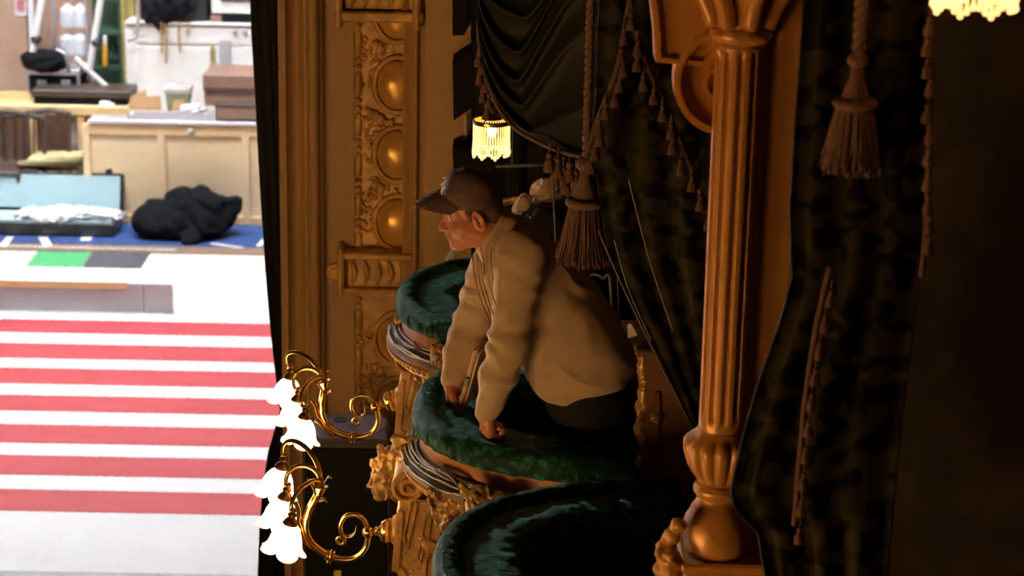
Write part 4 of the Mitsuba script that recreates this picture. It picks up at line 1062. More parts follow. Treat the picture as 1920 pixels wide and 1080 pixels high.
for i, v in enumerate(np.linspace(0, 1, n)):
    tp = np.array([np.interp(v, vk, [q[c] for q in TIP]) for c in (0, 1)]); rg = np.array([np.interp(v, vk, [q[c] for q in RGT]) for c in (0, 1)])
    L_ = np.array([893., -120.]); C_ = np.vstack([L_ + AL * (tp - L_), tp + AR * (rg - tp)])
    for _ in range(6): C_[1:-1] = .25 * C_[:-2] + .5 * C_[1:-1] + .25 * C_[2:]
    ph = v * 6.5 * 2 * math.pi + .5 * np.sin(u * 3 + v * 4)
    amp = .040 * np.sin(np.pi * np.clip(u * .94 + .05, 0, 1))**.5
    fold = amp * (.5 - np.abs(np.sin(ph / 2))**.55)
    for j in range(m):
        G[i, j] = at(C_[j, 0], C_[j, 1], 5.78 - .40 * u[j]**.8 - fold[j])
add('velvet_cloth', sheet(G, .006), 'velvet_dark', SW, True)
edge = [(896, 40), (899, 85), (906, 120), (916, 160), (936, 205), (965, 240), (1000, 262), (1040, 280), (1085, 293), (1110, 296)]
eY = [5.76, 5.74, 5.70, 5.66, 5.62, 5.58, 5.52, 5.48, 5.42, 5.40]
E3 = np.array([at(x, y, Y - .03) for (x, y), Y in zip(edge, eY)])
add('edge_braid', tube(E3, .006, 6, 60), 'passementerie', SW, True)
for k, (x, y) in enumerate([(901, 78), (897, 98), (903, 112), (899, 132), (909, 146), (905, 165), (916, 176), (913, 196)]):
    put('fringe_tassel', stply2, tr(*at(x, y, 5.66)) @ np.diag([1.15, 1.15, 1.15, 1]), SW)
for k, (x, y) in enumerate([(1030, 286), (1046, 296), (1040, 312), (1056, 314), (1068, 304), (1062, 328), (1080, 318), (1074, 338), (1088, 336)]):
    put('fringe_tassel', stply2, tr(*at(x, y, 5.42)) @ np.diag([1.6, 1.6, 1.5, 1]), SW)

def curtain(key_parent, xl, xr, y0, y1, Y0, nf, amp, m, n=60, mm=150, seed=0, th=.006, bow_=0.0):
    ys = np.linspace(y0, y1, n); G = np.zeros((n, mm, 3)); u = np.linspace(0, 1, mm)
    lx = np.interp(ys, *zip(*[(b, a) for a, b in xl])); rx = np.interp(ys, *zip(*[(b, a) for a, b in xr]))
    r_ = np.random.default_rng(seed); ph = np.cumsum(r_.uniform(.5, 1.5, mm)); ph = ph / ph[-1] * nf * 2 * math.pi
    for i in range(n):
        f = amp * np.sin(ph + .3 * math.sin(i * .1)) * (.8 + .2 * math.sin(i * .05 + seed))
        for j in range(mm):
            G[i, j] = at(lx[i] + (rx[i] - lx[i]) * u[j], ys[i], Y0 + f[j] + bow_ * u[j])
    return add('cloth', sheet(G, th), m, key_parent, True)
C1 = thing('brocade_curtain', 'dark brocade curtain with tasselled edges hanging between the man and the fluted column', 'curtain')
curtain(C1, [(1125, -80), (1112, 300), (1140, 478), (1195, 595), (1245, 690), (1302, 812), (1304, 822)], [(1360, -80), (1360, 822)], -80, 822, 5.17, 4, .006, 'brocade', seed=4)
for pts in ([(1122, 432), (1160, 520), (1217, 640), (1300, 806)], [(1152, 450), (1180, 545), (1222, 640)], [(1179, 337), (1200, 420), (1222, 500), (1262, 620)]):
    add('edge_cord', tube([at(x, y, 5.135) for x, y in pts], .0028, 6, 40), 'cord_grey', C1, True)
for band in ([(1182, -10), (1168, 80), (1150, 150), (1122, 222), (1102, 285)], [(1186, 40), (1214, 130), (1252, 210), (1290, 305), (1328, 395)]):
    B3 = pathpts([at(x, y, 5.11) for x, y in band], 40)
    add('edge_braid', tube(B3, .008, 6), 'passementerie_dark', C1, True)
    for q in np.linspace(2, 38, 11).astype(int):
        put('fringe_tassel', stply, tr(*(B3[q] + [.006 * (-1)**q, -.012, -.018])) @ np.diag([1.25, 1.25, 1.2, 1]), C1)
C2 = thing('brocade_curtain', 'dark brocade curtain sweeping across the foot of the fluted column', 'curtain')
curtain(C2, [(1512, -80), (1500, 100), (1488, 250), (1480, 400), (1484, 520), (1462, 600), (1430, 690), (1402, 780), (1382, 860), (1368, 925), (1378, 955), (1420, 1000), (1440, 1120)], [(1748, -80), (1742, 400), (1690, 800), (1660, 1120)], -80, 1120, 3.86, 3.5, .005, 'brocade', n=110, mm=170, seed=9)
B3 = pathpts([at(x, y, 3.81) for x, y in [(1748, -40), (1746, 120), (1742, 260), (1738, 400), (1728, 520)]], 60)
add('edge_braid', tube(B3, .006, 6), 'passementerie_dark', C2, True)
for y in (32, 70, 112, 146, 196, 236, 276, 324, 366, 404, 444):
    put('fringe_tassel', stply2 if y < 340 else stply, tr(*at(1742 + (y % 7) - 3, y, 3.80)), C2)
B3 = pathpts([at(x, y, 3.80) for x, y in [(1556, 500), (1530, 620), (1512, 740), (1500, 860), (1490, 985)]], 50)
add('edge_braid', tube(B3, .007, 6), 'passementerie_dark', C2, True)
for q in range(3, 50, 5): put('fringe_tassel', stply, tr(*(B3[q] + [.008, -.01, -.01])), C2)
# black stage curtain beside the pilaster
C3 = thing('stage_curtain', 'black stage curtain bordering the bright stage', 'curtain')
curtain(C3, [(468, -60), (472, 60), (479, 180), (488, 350), (498, 500), (508, 620), (519, 718), (526, 772), (514, 812), (503, 850), (494, 910), (488, 980), (484, 1080), (482, 1130)], [(600, -60), (610, 1130)], -60, 1130, 8.74, 4, .02, 'black_cloth', n=110, mm=90, seed=2)
# ------------------------------------------------------------------ loudspeaker, end wall pieces, clutter of the far box
SP = thing('loudspeaker', 'tall black loudspeaker standing behind the brass wall lamps', 'loudspeaker')
s0, s1 = at(566, 800, 7.62), at(730, 800, 7.62)
zt_ = at(650, 826, 7.62)[2]
def trap(x0, x1, ya, yb, inset): return Polygon([(x0, ya), (x1, ya), (x1 - inset * .25, yb - .06), (x1 - inset, yb), (x0 + inset, yb), (x0 + inset * .25, yb - .06)])
def vprism(poly, z0, z1, m, name, par, b=.008):
    return add(name, extr(poly, z1 - z0, b, tr(0, 0, z0)), m, par, 30)
vprism(trap(s0[0], s1[0], 7.62, 7.92, .05), .95, zt_, 'black_plastic', 'cabinet', SP, .012)
vprism(trap(s0[0] + .012, s1[0] - .012, 7.635, 7.905, .05), zt_ - .01, zt_ + .004, 'grey_plastic', 'top_plate', SP, .004)
add('grip_slot', box((s0[0] + s1[0]) / 2 - .07, (s0[0] + s1[0]) / 2 + .02, 7.66, 7.675, zt_, zt_ + .0065, .002), 'cable_black', SP, False)
add('grip_slot', moved(box(-.004, .004, -.04, .04, 0, .007, .002), tr(s1[0] - .04, 7.72, zt_) @ rot([0, 0, 1], -30)), 'cable_black', SP, False)
add('pole_socket', moved(lathe([(0, 0), (.028, 0), (.028, .004), (.018, .006), (0, .003)], 20), tr((s0[0] + s1[0]) / 2 - .04, 7.83, zt_ + .003)), 'black_plastic', SP, 30)
add('front_grille', box(s0[0] + .01, s1[0] - .01, 7.605, 7.622, 1.0, zt_ - .03, .004), 'black_cloth', SP, False)
add('cabinet_foot', box(s0[0] + .02, s1[0] - .02, 7.64, 7.9, -1.2, .951), 'black_paint', SP, False)
mat('yellow_label', (.75, .62, .12), .5)
YL = add('label_plate', box(at(626, 1075, 7.6)[0], at(640, 1075, 7.6)[0], 7.599, 7.606, at(630, 1086, 7.6)[2], at(630, 1070, 7.6)[2]), 'yellow_label', SP, False, label='small yellow label')
# black cabinets fixed to the end wall
for pts, lb in (([(850, -60), (884, -60), (884, 30), (872, 58), (850, 58)], 'topmost black cabinet on the wall left of the swag'), ([(850, 106), (884, 84), (900, 84), (900, 182), (852, 216)], 'slanted black cabinet on the wall above the bead lamp'), ([(850, 266), (888, 266), (896, 300), (900, 330), (852, 316)], 'black cabinet on the wall behind the bead lamp')):
    Q = [at(x, y, 8.0) for x, y in pts]
    W = thing('mounted_cabinet', lb, 'cabinet')
    add('body', extr([(q[0], q[2]) for q in Q], .17, .01, XZ(8.06)), 'black_cloth', W, 30)
    g = Polygon([(q[0], q[2]) for q in Q]).buffer(-.012)
    if not g.is_empty: add('front_panel', extr(g, .012, .003, XZ(7.892)), 'black_cloth', W, 30)
    c = g.centroid if not g.is_empty else Polygon([(q[0], q[2]) for q in Q]).centroid
    add('bracket', box(c.x - .02, c.x + .02, 8.05, 8.07, c.y - .03, c.y + .03), 'steel', W, False)
add('conduit', tube([at(872, 215, 8.03), at(873, 262, 8.03)], .006, 6), 'cream', None, True, label='thin pale conduit on the wall between the black cabinets', cat='pipe')
# added black sheet, keeps the back of the far box dark
C5 = thing('added_dark_sheet', 'added dark sheet keeping the far box in shade behind the bead lamp', 'curtain')
curtain(C5, [(884, -60), (884, 600)], [(1330, -60), (1330, 600)], -60, 600, 7.75, 9, .02, 'black_cloth', n=30, mm=120, seed=12)
RL = add('curtain_rail', cat(tube([at(930, 312, 7.55), at(1050, 308, 7.45)], .007, 8), *[tube([q_, np.array([q_[0], q_[1], 4.81])], .003, 6) for q_ in (at(960, 311, 7.525), at(1045, 308, 7.455))]), 'grey_plastic', None, True, label='dark horizontal rail behind the bead lamp', cat='rail')
mat('linen', (.26, .21, .16), .8); mat('plastic_white', (.6, .6, .62), .35)
def lump(c, dims, seed, amp, f=18, h=.006, k=5):
    r_ = np.random.default_rng(seed); q = r_.uniform(-.7, .7, (k, 3)) * dims
    def fn(p):
        d = sd_ell(p, (0, 0, 0), dims)
        for a in q: d = smin(d, sd_ell(p, a, np.asarray(dims) * .5), .03)
        nn_ = meshkit.fbm(p * f + meshkit.noise(p * f * .7, seed)[:, None] * 1.5, 3, seed)
        return d + (np.minimum(np.abs(nn_ - .5) * 5, 1) - .6) * amp
    D = np.asarray(dims) * 1.35 + amp + .02
    return moved(sdf_mesh(fn, -D, D, h), tr(*c))
CH = thing('box_chair', 'gilt chair piled with pale cloth in the far box behind the man', 'chair')
cc = at(1010, 400, 6.95)
add('seat', box(cc[0] - .2, cc[0] + .2, 6.75, 7.15, 2.58, 2.63, .015), 'interior_dark', CH, False)
for sx in (-.17, .17):
    for sy in (6.79, 7.11):
        add('leg', tube([(cc[0] + sx, sy, 2.15), (cc[0] + sx, sy, 2.6)], [.014, .018], 8), 'gilt_dark', CH, True)
    add('back_post', tube([(cc[0] + sx, 7.11, 2.6), (cc[0] + sx * 1.05, 7.16, 3.2)], [.016, .013], 8), 'gilt_dark', CH, True)
add('back_rail', tube([(cc[0] - .18, 7.16, 3.18), (cc[0], 7.165, 3.21), (cc[0] + .18, 7.16, 3.18)], .014, 8, 12), 'gilt_dark', CH, True)
for x, y, Y, d, sd, m, lb in ((1030, 368, 7.05, (.05, .05, .05), 3, 'linen', 'crumpled pale cloth heaped behind the man, beneath the bead lamp'), (985, 398, 7.0, (.035, .04, .045), 5, 'linen', 'small crumpled cloth close to the man\'s collar'), (1035, 425, 6.95, (.09, .07, .06), 7, 'black_cloth', 'dark bundle under the crumpled pale cloth')):
    q = at(x, y, Y)
    add('crumpled_cloth', lump(q, d, sd, .02), m, None, True, label=lb, cat='cloth')
for k, (P, m, lb) in enumerate((([(1085, 515), (1105, 500), (1135, 505), (1150, 530), (1160, 560)], 'cable_black', 'black cable loop behind the man\'s back'), ([(1090, 535), (1110, 515), (1130, 522), (1145, 548)], 'cable_grey', 'blue-grey cable loop behind the man\'s back'), ([(1082, 500), (1110, 488), (1140, 498), (1158, 525)], 'cable_black', 'upper black cable loop behind the man\'s back'))):
    add('cable', tube([at(x, y, 6.28 - .03 * k) for x, y in P] + [np.array([at(*P[-1], 6.2)[0] + .03, 6.26 - .03 * k, 2.6]), np.array([at(*P[-1], 6.2)[0] + .05, 6.2 - .05 * k, 2.152])], .004, 6, 44), m, None, True, label=lb, cat='cable')
add('microphone_stand', cat(tube([at(1035, 320, 6.6), at(1048, 560, 6.6)], .005, 6), tube([at(1068, 330, 6.65), at(1062, 560, 6.65)], .004, 6)), 'cable_black', None, True, label='thin dark stand behind the man\'s shoulder', cat='stand')
q = at(1186, 622, 5.25)
add('paper_scrap', sheet(np.array([[q + [i * .006 - .014, 0, .018 - .004 * i + .01 * math.sin(i)], q + [i * .007 - .012, .012, .002 * math.sin(2 * i)], q + [i * .006 - .012, .0, -.018 + .002 * i]] for i in range(5)]), .002), 'plastic_white', None, True, label='small white crumpled scrap on the divider behind the man', cat='paper')
q = at(858, 464, 7.30)
add('paper_scrap', cat(obox(at(836, 489, 7.33), at(852, 463, 7.33), .012, .006, (0, 1, 0)), obox(at(846, 485, 7.32), at(856, 462, 7.32), .010, .006, (0, 1, 0))), 'plastic_white', None, False, label='white card standing by the man\'s chin on the far velvet rim', cat='paper')
# ------------------------------------------------------------------ things at the back of the stage
mat('plywood', proc(lambda p, n, uv: mix([.78, .56, .31], [.86, .66, .42], fbm(p.x * 3, p.y * 3, p.z * 14, 3))), .55)
mat('pine', (.74, .50, .25), .55); mat('pine_dark', (.40, .25, .12), .6)
mat('bench_metal', (.62, .63, .68), .3, .5)
mat('case_blue', (.36, .52, .56), .5)
mat('wicker', proc(lambda p, n, uv: mix([.20, .17, .07], [.45, .39, .20], smoothstep(.3, .7, .5 + .5 * dr.sin(p.z * 180)))), .7)
mat('wood_dark', (.045, .028, .022), .45); mat('trunk_brown', (.20, .11, .075), .55)
mat('green_bin', (.20, .21, .12), .5); mat('cardboard', (.55, .33, .16), .8)
mat('olive_post', (.32, .27, .07), .5); mat('green_metal', (.028, .065, .04), .4)
mat('amber', (.75, .36, .03), .4); mat('clear_plastic', (.62, .66, .72), .3); mat('grey_wall', (.42, .36, .34), .7)
mat('poly', (.86, .87, .9), .3)
def pb(x0, x1, y0, y1, Y, D, b=.0):
    """a box whose front face fills the pixel rectangle at depth Y and is D deep"""
    a, c = at(x0, (y0 + y1) / 2, Y), at(x1, (y0 + y1) / 2, Y)
    return box(a[0], c[0], Y, Y + D, at((x0 + x1) / 2, y1, Y)[2], at((x0 + x1) / 2, y0, Y)[2], b)
def floorY(y, z=.016): return gp(240, y, z)[1]
# low silver platform on the white floor
PL = thing('low_platform', 'low silver-grey platform lying at the left on the white stage floor', 'platform')
Yp = floorY(586, 0); xr_ = at(325, 585, Yp)[0]; zp_ = at(200, 531, Yp)[2]; xs_ = at(270, 560, Yp)[0]
mat('platform_grey', proc(lambda p, n, uv: mix([.40, .40, .42], [.56, .55, .55], fbm(p.x * 2.2, p.z * 5, 1, 3))), .45)
add('front_panel', box(-6.5, xs_ - .006, Yp, Yp + .02, .0, zp_, .003), 'platform_grey', PL, False)
add('front_panel', box(xs_ + .006, xr_, Yp, Yp + .02, .0, zp_, .003), 'platform_grey', PL, False)
add('backing', box(-6.5, xr_ - .004, Yp + .02, Yp + .05, 0, zp_ - .004), 'stage_white', PL, False)
add('tan_board', box(-6.5, at(238, 531, Yp)[0], Yp - .012, Yp - .002, zp_ - .045, zp_ + .01, .003), 'pine', PL, False)
# work bench
YB = 18.72
WB = thing('workbench', 'long plywood workbench with a metal worktop at the back of the stage', 'workbench')
xa, xb2 = at(160, 330, YB)[0], at(560, 330, YB)[0]; zt2 = at(320, 226, YB)[2]
add('front_panel', box(xa + .03, xb2, YB + .03, YB + .06, .05, zt2 - .03), 'plywood', WB, False)
add('carcass', box(xa + .02, xb2, YB + .06, YB + .18, .016, zt2 - .03), 'pine_dark', WB, False)
add('metal_worktop', box(xa + .05, xb2, YB - .03, YB + .20, zt2 - .035, zt2, .006), 'bench_metal', WB, False)
add('rail', box(xa, xb2, YB, YB + .04, zt2 - .14, zt2 - .04, .004), 'pine', WB, False)
add('rail', box(xa, xb2, YB, YB + .04, .016, .09, .004), 'pine', WB, False)
for x in (163, 303, 460): add('stile', box(at(x - 6, 330, YB)[0], at(x + 8, 330, YB)[0], YB, YB + .04, .016, zt2 - .05, .004), 'plywood', WB, False)
add('knob', moved(trimesh.creation.icosphere(2), tr(*at(358, 245, YB - .01)) @ np.diag([.03, .03, .026, 1])), 'plastic_white', WB, True)
# grey metal channel, trunk, bin, cardboard on and behind the bench
q0, q1 = at(240, 217, YB + .03), at(405, 217, YB + .03)
CHN_ = thing('metal_channel', 'grey metal channel lying on the workbench', 'channel')
add('web', box(q0[0], q1[0], YB + .01, YB + .025, zt2, zt2 + .075, .004), 'bench_metal', CHN_, False)
add('flange', box(q0[0], q1[0], YB + .01, YB + .07, zt2 + .067, zt2 + .075), 'bench_metal', CHN_, False)
for x in (248, 386): add('bolt', moved(trimesh.creation.icosphere(1), tr(*at(x, 214, YB + .005)) @ np.diag([.018, .012, .018, 1])), 'white_metal', CHN_, True)
TK = thing('trunk', 'brown trunk with closed lid on the workbench beside the black curtain', 'trunk')
add('lid', pb(380, 520, 139, 172, YB + .02, .45, .02), 'trunk_brown', TK, False)
add('body', pb(383, 520, 168, 199, YB + .04, .42, .008), 'trunk_brown', TK, False)
add('lock_strip', pb(381, 520, 166, 171, YB + .01, .02), 'wood_dark', TK, False)
TK2 = thing('flat_box', 'dark brown flat box under the brown trunk at the edge of the workbench', 'box')
add('body', pb(404, 520, 199, 225, YB + .02, .4, .01), 'trunk_brown', TK2, False)
add('lid', pb(402, 520, 196, 203, YB + .01, .42, .006), 'wood_dark', TK2, False)
GBN = thing('lidded_bin', 'small olive green lidded bin standing on the workbench', 'bin')
gb = at(344, 197, YB + .45); 
add('body', moved(lathe([(0, 0), (.12, 0), (.145, .23), (0, .23)], 4), tr(gb[0], YB + .20, zt2) @ rot([0, 0, 1], 45)), 'green_bin', GBN, False)
add('lid', moved(lathe([(0, .225), (.158, .225), (.158, .262), (.08, .285), (0, .285)], 4), tr(gb[0], YB + .20, zt2) @ rot([0, 0, 1], 45)), 'grey_wall', GBN, False)
add('handle', tube([(gb[0] - .04, YB + .2, zt2 + .28), (gb[0], YB + .2, zt2 + .315), (gb[0] + .04, YB + .2, zt2 + .28)], .008, 6, 10), 'white_metal', GBN, True)
for pts, lb in (([(235, 224), (245, 180), (262, 176), (272, 168), (274, 182), (298, 180), (306, 224)], 'torn cardboard offcut standing on the left end of the workbench'), ([(320, 224), (324, 190), (346, 188), (350, 224)], 'small cardboard offcut in front of the green bin')):
    add('cardboard_piece', extr([(at(x, y, YB + .08)[0], at(x, y, YB + .08)[2]) for x, y in pts], .02, .004, XZ(YB + .1)), 'cardboard', None, False, label=lb, cat='cardboard')
add('crumpled_paper', lump(at(366, 205, YB + .07), (.10, .05, .03), 3, .03, 20, .008), 'poly', None, True, label='crumpled white paper beside the cardboard on the workbench', cat='paper')
add('crumpled_paper', lump(at(200, 198, 19.6), (.06, .04, .03), 9, .025, 24, .007), 'poly', None, True, label='crumpled white scrap on the wooden shelf left of the workbench', cat='paper')
# flight case with its pale blue lid open
FC = thing('instrument_case', 'open black case with a pale blue lining on the blue carpet', 'case')
Yf = floorY(446); c0, c1 = at(-80, 430, Yf)[0], at(214, 430, Yf)[0]
zc1 = at(100, 417, Yf)[2]
add('tray', box(c0, c1, Yf, Yf + .42, .016, zc1, .012), 'black_plastic', FC, False)
add('lining', box(c0, c1 - .03, Yf + .03, Yf + .39, zc1 - .01, zc1 + .004), 'case_blue', FC, False)
LA = np.array([c1 - .02, Yf + .42, zc1]); 
lidM = tr(c1, Yf + .42, zc1) @ rot([1, 0, 0], -17)
lh = .34
add('lid', moved(box(-1.5, .0, -.0, .055, 0, lh, .012), lidM), 'black_plastic', FC, False)
add('lid_lining', moved(box(-1.5, -.025, -.006, .0, .02, lh - .02, .002), lidM), 'case_blue', FC, False)
add('latch', moved(box(-.16, -.10, .0, .05, lh - .01, lh + .045, .008), lidM), 'cable_black', FC, False)
add('handle', tube([(at(80, 432, Yf)[0], Yf - .0, zc1 * .6), (at(84, 436, Yf)[0], Yf - .03, zc1 * .5), (at(110, 436, Yf)[0], Yf - .03, zc1 * .5), (at(114, 432, Yf)[0], Yf, zc1 * .6)], .009, 6, 20), 'cable_black', FC, True)
add('plastic_sheet', lump((at(120, 415, Yf + .15)[0], Yf + .18, zc1 + .03), (.42, .13, .035), 5, .035, 9, .012, 8), 'poly', None, True, label='crumpled clear white plastic sheet spilling out of the open case', cat='plastic sheet')
# heap of black cloth
hp = gp(340, 450, .016); Yh = hp[1]
r_ = np.random.default_rng(5)
def heap(p):
    q = p - [at(340, 420, Yh)[0], Yh + .18, .0]
    d = sd_ell(q, (0, 0, .16), (.44, .26, .20))
    d = smin(d, sd_ell(q, (.10, 0, .28), (.28, .20, .17)), .08)
    d = smin(d, sd_ell(q, (-.28, -.02, .13), (.20, .22, .15)), .08)
    d = smin(d, sd_cap(q, (.15, -.22, .10), (.08, -.30, .03), .07, .05), .08)
    d = smin(d, sd_cap(q, (.42, -.02, .20), (.44, 0, .33), .07, .06), .06)
    w = meshkit.fbm(q * np.array([4, 4, 4]) + 3, 3, 2)
    d = d + .03 * np.sin((q[:, 0] * .8 + q[:, 2] * .75 + q[:, 1] * .3) * 20 + w * 14) * .6
    return smax(d, -(p[:, 2] - .02), .02)
hm = at(340, 420, Yh)
add('cloth_heap', sdf_mesh(heap, (hm[0] - .62, Yh - .25, .0), (hm[0] + .62, Yh + .55, .60), .012), 'black_cloth', None, True, label='big heap of black cloth on the blue carpet before the workbench', cat='cloth')
# wooden shelf frame with chairs under it
YS = 19.5
SHF_ = thing('wooden_shelf', 'long wooden shelf frame behind the stacked chairs', 'shelf')
add('shelf_board', pb(-120, 262, 199, 215, YS, .5, .006), 'pine', SHF_, False)
for x in (62, 152, 240): add('post', pb(x - 6, x + 6, 203, 300, YS + .02, .05, .004), 'pine', SHF_, False)
add('side_panel', pb(132, 158, 208, 300, YS + .1, .03), 'grey_wall', SHF_, False)
add('back_board', pb(-120, 262, 212, 300, YS + .5, .03), 'back_brown', SHF_, False)
def side_chair(x, y0, y1, Y, lb):
    C = thing('stacked_chair', lb, 'chair', 'dark wooden chairs stacked at the left')
    o = at(x, y1, Y); top = at(x, y0, Y)[2]; w = .19
    for sx in (-w, w):
        add('back_post', tube([(o[0] + sx, Y + .2, .05), (o[0] + sx, Y + .2, .45), (o[0] + sx * 1.02, Y + .27, top)], .018, 7, 14), 'wood_dark', C, True)
        add('leg', tube([(o[0] + sx, Y - .2, .02), (o[0] + sx, Y - .18, .45)], [.014, .018], 7), 'wood_dark', C, True)
    add('seat', box(o[0] - w - .02, o[0] + w + .02, Y - .21, Y + .21, .44, .475, .012), 'wood_dark', C, False)
    add('back_rail', tube([(o[0] - w, Y + .265, top - .02), (o[0], Y + .29, top), (o[0] + w, Y + .265, top - .02)], .024, 8, 12), 'wood_dark', C, True)
    for k in (-.09, 0, .09): add('spindle', tube([(o[0] + k, Y + .215, .47), (o[0] + k, Y + .275, top - .02)], .008, 6), 'wood_dark', C, True)
    add('stretcher', tube([(o[0] - w, Y - .19, .2), (o[0] + w, Y - .19, .2)], .010, 6), 'wood_dark', C, True)
side_chair(5, 222, 352, 18.9, 'dark wooden chair at the left edge of the stage view')
side_chair(38, 228, 350, 19.0, 'dark wooden chair with its back against the wooden shelf')
side_chair(84, 220, 345, 19.1, 'rightmost of the dark wooden chairs, behind the olive wicker seat')
WC = thing('wicker_seat', 'olive wicker bench seat between the dark chairs and the workbench', 'bench')
Yw = 18.85; w0, w1 = at(36, 310, Yw)[0], at(155, 310, Yw)[0]
zs = at(100, 305, Yw)[2]
add('seat_rim', tube([(w0, Yw, zs - .02), (w0 + .08, Yw - .04, zs), (w1 - .03, Yw - .02, zs + .045), (w1, Yw + .1, zs + .05)], .032, 8, 24), 'wicker', WC, True)
add('seat', box(w0 + .03, w1, Yw, Yw + .5, zs - .05, zs, .015), 'wicker', WC, False)
for x in (52, 150): add('leg', tube([at(x, 312, Yw + .02), np.array([at(x, 312, Yw)[0], Yw + .02, .02])], .028, 8), 'wicker', WC, True)
for k in range(7): add('woven_band', obox((at(85, 320, Yw)[0], Yw + .03, zs - .07 - .04 * k), (w1 - .02, Yw + .03, zs - .07 - .04 * k + .006), .02, .026, b=.006), 'wicker', WC, False)
# on the shelf: pine chair back, long dark case, steel rig
add('pine_headboard', extr([(at(x, y, YS + .2)[0], at(x, y, YS + .2)[2]) for x, y in [(-80, 202), (-80, 172), (48, 173), (56, 180), (62, 202)]], .04, .008, XZ(YS + .25)), 'pine', None, False, label='pine headboard standing on the left end of the wooden shelf', cat='board')
LC = thing('long_case', 'long dark case lying on the wooden shelf under the steel rig', 'case')
add('body', pb(64, 236, 183, 201, YS + .12, .35, .01), 'black_cloth', LC, False)
add('lid', pb(58, 244, 170, 184, YS + .10, .38, .012), 'wood_dark', LC, False)
YR = 19.9
RG = thing('steel_rig', 'folded rig of silver tubes with black clamps on the long dark case', 'rig')
for (a, b_, r) in (((82, -20), (60, 106), .038), ((190, -10), (168, 132), .034), ((140, 108), (205, 168), .030)):
    add('silver_tube', tube([at(*a, YR), at(*b_, YR)], r, 12), 'white_metal', RG, True)
for x, y in ((68, 74), (181, 80)): add('clamp', moved(trimesh.creation.icosphere(2), tr(*at(x, y, YR - .02)) @ np.diag([.05, .045, .035, 1])), 'cable_black', RG, True)
AC = thing('flight_case', 'black flight case with metal edges on the long dark case', 'case')
add('shell', pb(52, 148, 138, 172, YR, .4, .01), 'black_cloth', AC, False)
add('edge_strip', pb(50, 150, 130, 142, YR - .02, .42, .006), 'steel', AC, False)
for x in (52, 147): add('edge_strip', pb(x - 3, x + 3, 140, 172, YR - .015, .03, .004), 'steel', AC, False)
for x in (78, 123): add('latch', pb(x - 9, x + 9, 150, 168, YR - .015, .03, .004), 'steel', AC, False)
add('black_bag', lump(at(86, 116, YR + .05), (.20, .15, .11), 3, .02, 9, .012), 'black_cloth', None, True, label='black bag lying on the flight case', cat='bag')
add('bag_strap', tube([at(104, 92, YR - .12), at(120, 100, YR - .14), at(127, 116, YR - .14), at(128, 136, YR - .08)], .018, 6, 24), 'steel', None, True, label='grey strap curving over the black bag', cat='strap')
WRP = thing('wrapped_bottles', 'clear plastic containers standing behind the black bag', 'containers', None)
for x in (128, 152):
    for y0, y1 in ((58, 102), (4, 50)): add('container', moved(lathe([(0, 0), (.07, 0), (.075, .02), (.075, .16), (.05, .19), (.03, .2), (.03, .22), (0, .22)], 16), tr(*(at(x, y1, YR + .35)))), 'clear_plastic', WRP, 30)
for x in (102, 164): add('frame_post', pb(x - 3, x + 3, -20, 172, YR + .3, .03), 'steel', WRP, False)
for x in (60,): add('frame_post', pb(x - 5, x + 5, -20, 172, YR + .42, .03), 'clear_plastic', WRP, False)
MK = thing('marker_tube', 'upright tube, white above and amber below, beside the silver rig', 'tube')
add('amber_half', tube([at(197, 124, 20.25), at(197, 84, 20.25)], .026, 10), 'amber', MK, True)
add('white_half', tube([at(197, 85, 20.25), at(197, 66, 20.25)], [.023, .022], 10), 'white_metal', MK, True)
GR = thing('green_rack', 'dark green metal rack behind the amber tube', 'rack')
for x in (178, 226): add('post', pb(x - 4, x + 4, -30, 172, 20.3, .05), 'green_metal', GR, False)
for y in (0, 62, 128): add('shelf', pb(176, 228, y - 3, y + 3, 20.28, .4), 'green_metal', GR, False)
add('back_sheet', pb(176, 228, -30, 172, 20.75, .02), 'green_metal', GR, False)
add('bundle', lump(at(205, 105, 20.5), (.10, .08, .10), 8, .03, 10, .012), 'green_metal', GR, True)
# walls behind
struct('wall_stage_partition', pb(-400, 55, -60, 420, 20.8, .1), 'back_brown')
struct('trim_post', pb(228, 236, -60, 200, 20.2, .06), 'olive_post'); struct('trim_post_002', pb(238, 251, -60, 48, 20.25, .06), 'olive_post')
SG = thing('paper_notice', 'white paper notice with red writing on the brown wall', 'notice')
mat('red_ink', (.5, .04, .06), .6)
add('sheet', pb(27, 49, -30, 30, 20.79, .006), 'plastic_white', SG, False)
for k in range(4): add('red_mark', tube([at(30 + 2 * (k % 2), 2 + 6 * k, 20.785), at(37, -1 + 6 * k, 20.784), at(41 + k % 3, 3 + 6 * k, 20.785), at(46, 6 * k, 20.785)], .006, 5, 10), 'red_ink', SG, True)
WW = thing('white_cabinet', 'tall white painted cabinet behind the workbench', 'cabinet')
Yc = 20.0
add('carcass', pb(236, 560, 46, 230, Yc, .55), 'white_paint', WW, False)
for x0, x1 in ((256, 396), (404, 560)): add('door', pb(x0, x1, 88, 230, Yc - .02, .03, .006), 'white_paint', WW, False)
add('door', pb(256, 560, 52, 84, Yc - .02, .03, .006), 'white_paint', WW, False)
add('door_handle', pb(395, 401, 87, 116, Yc - .05, .03, .004), 'olive_post', WW, False, label='small brass door handle')
add('top_ledge', pb(234, 560, 44, 48, Yc - .04, .3, .004), 'white_paint', WW, False)
for x in (440, 458): add('knob', moved(trimesh.creation.icosphere(1), tr(*at(x, 60, Yc - .04)) @ np.diag([.02, .02, .02, 1])), 'steel', WW, True)
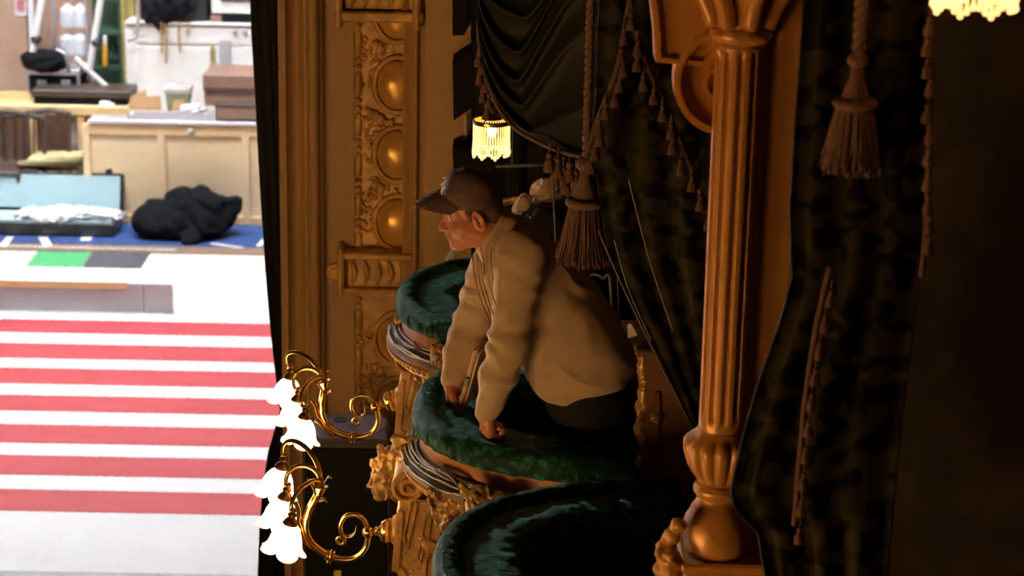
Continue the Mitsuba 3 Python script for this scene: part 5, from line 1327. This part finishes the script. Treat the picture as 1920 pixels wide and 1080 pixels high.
add('grey_patch', pb(412, 434, 76, 128, Yc - .026, .008), 'bench_metal', WW, False)  # plain grey rectangle on the cabinet front
add('conduit', tube([at(258, -20, Yc - .1), at(258, 58, Yc - .1), at(252, 72, Yc - .1), at(240, 75, Yc - .1)], .016, 8, 30), 'grey_wall', None, True, label='grey conduit bending down the corner of the white cabinet', cat='pipe')
BKC = thing('black_locker', 'black locker standing on top of the white cabinet', 'locker')
add('body', pb(262, 392, -80, 44, Yc + .1, .4, .01), 'black_cloth', BKC, False)
add('door', pb(268, 386, -80, 40, Yc + .08, .03, .006), 'black_plastic', BKC, False)
hb = at(300, 20, Yc - .02)
def hang(p):
    q = p - hb
    d = sd_ell(q, (0, 0, .02), (.14, .07, .16)); d = smin(d, sd_ell(q, (.16, 0, .05), (.17, .06, .12)), .06)
    d = smin(d, sd_cap(q, (-.06, 0, -.08), (-.02, -.01, -.16), .06, .02), .05)
    return d + .018 * np.sin(q[:, 0] * 38 + meshkit.fbm(q * 8, 2, 4) * 8)
JK = thing('black_jacket', 'black jacket with dangling straps hung over the white cabinet front', 'jacket')
add('cloth', sdf_mesh(hang, hb - [.3, .16, .3], hb + [.45, .16, .3], .01), 'black_cloth', JK, True)
for P in ([(302, 40), (303, 70), (304, 100)], [(308, 44), (312, 80), (311, 118)], [(334, 40), (336, 75), (338, 98)], [(352, 42), (354, 66)]):
    add('strap', tube([at(x, y, Yc - .08) for x, y in P], .010, 6, 12), 'pine_dark', JK, True)
DR = thing('white_drawer_unit', 'white drawer unit on the white cabinet next to the black curtain', 'drawer unit')
add('body', pb(395, 560, -80, 27, Yc + .05, .4, .008), 'white_paint', DR, False)
add('drawer', pb(414, 560, -30, 3, Yc + .03, .03, .004), 'wood_dark', DR, False)
DK = thing('dark_box', 'dark box with a red-brown end under the white drawer unit', 'box')
add('body', pb(416, 560, 29, 46, Yc + .05, .4, .006), 'black_cloth', DK, False)
add('end_panel', pb(394, 416, 29, 46, Yc + .04, .4, .006), 'trunk_brown', DK, False)
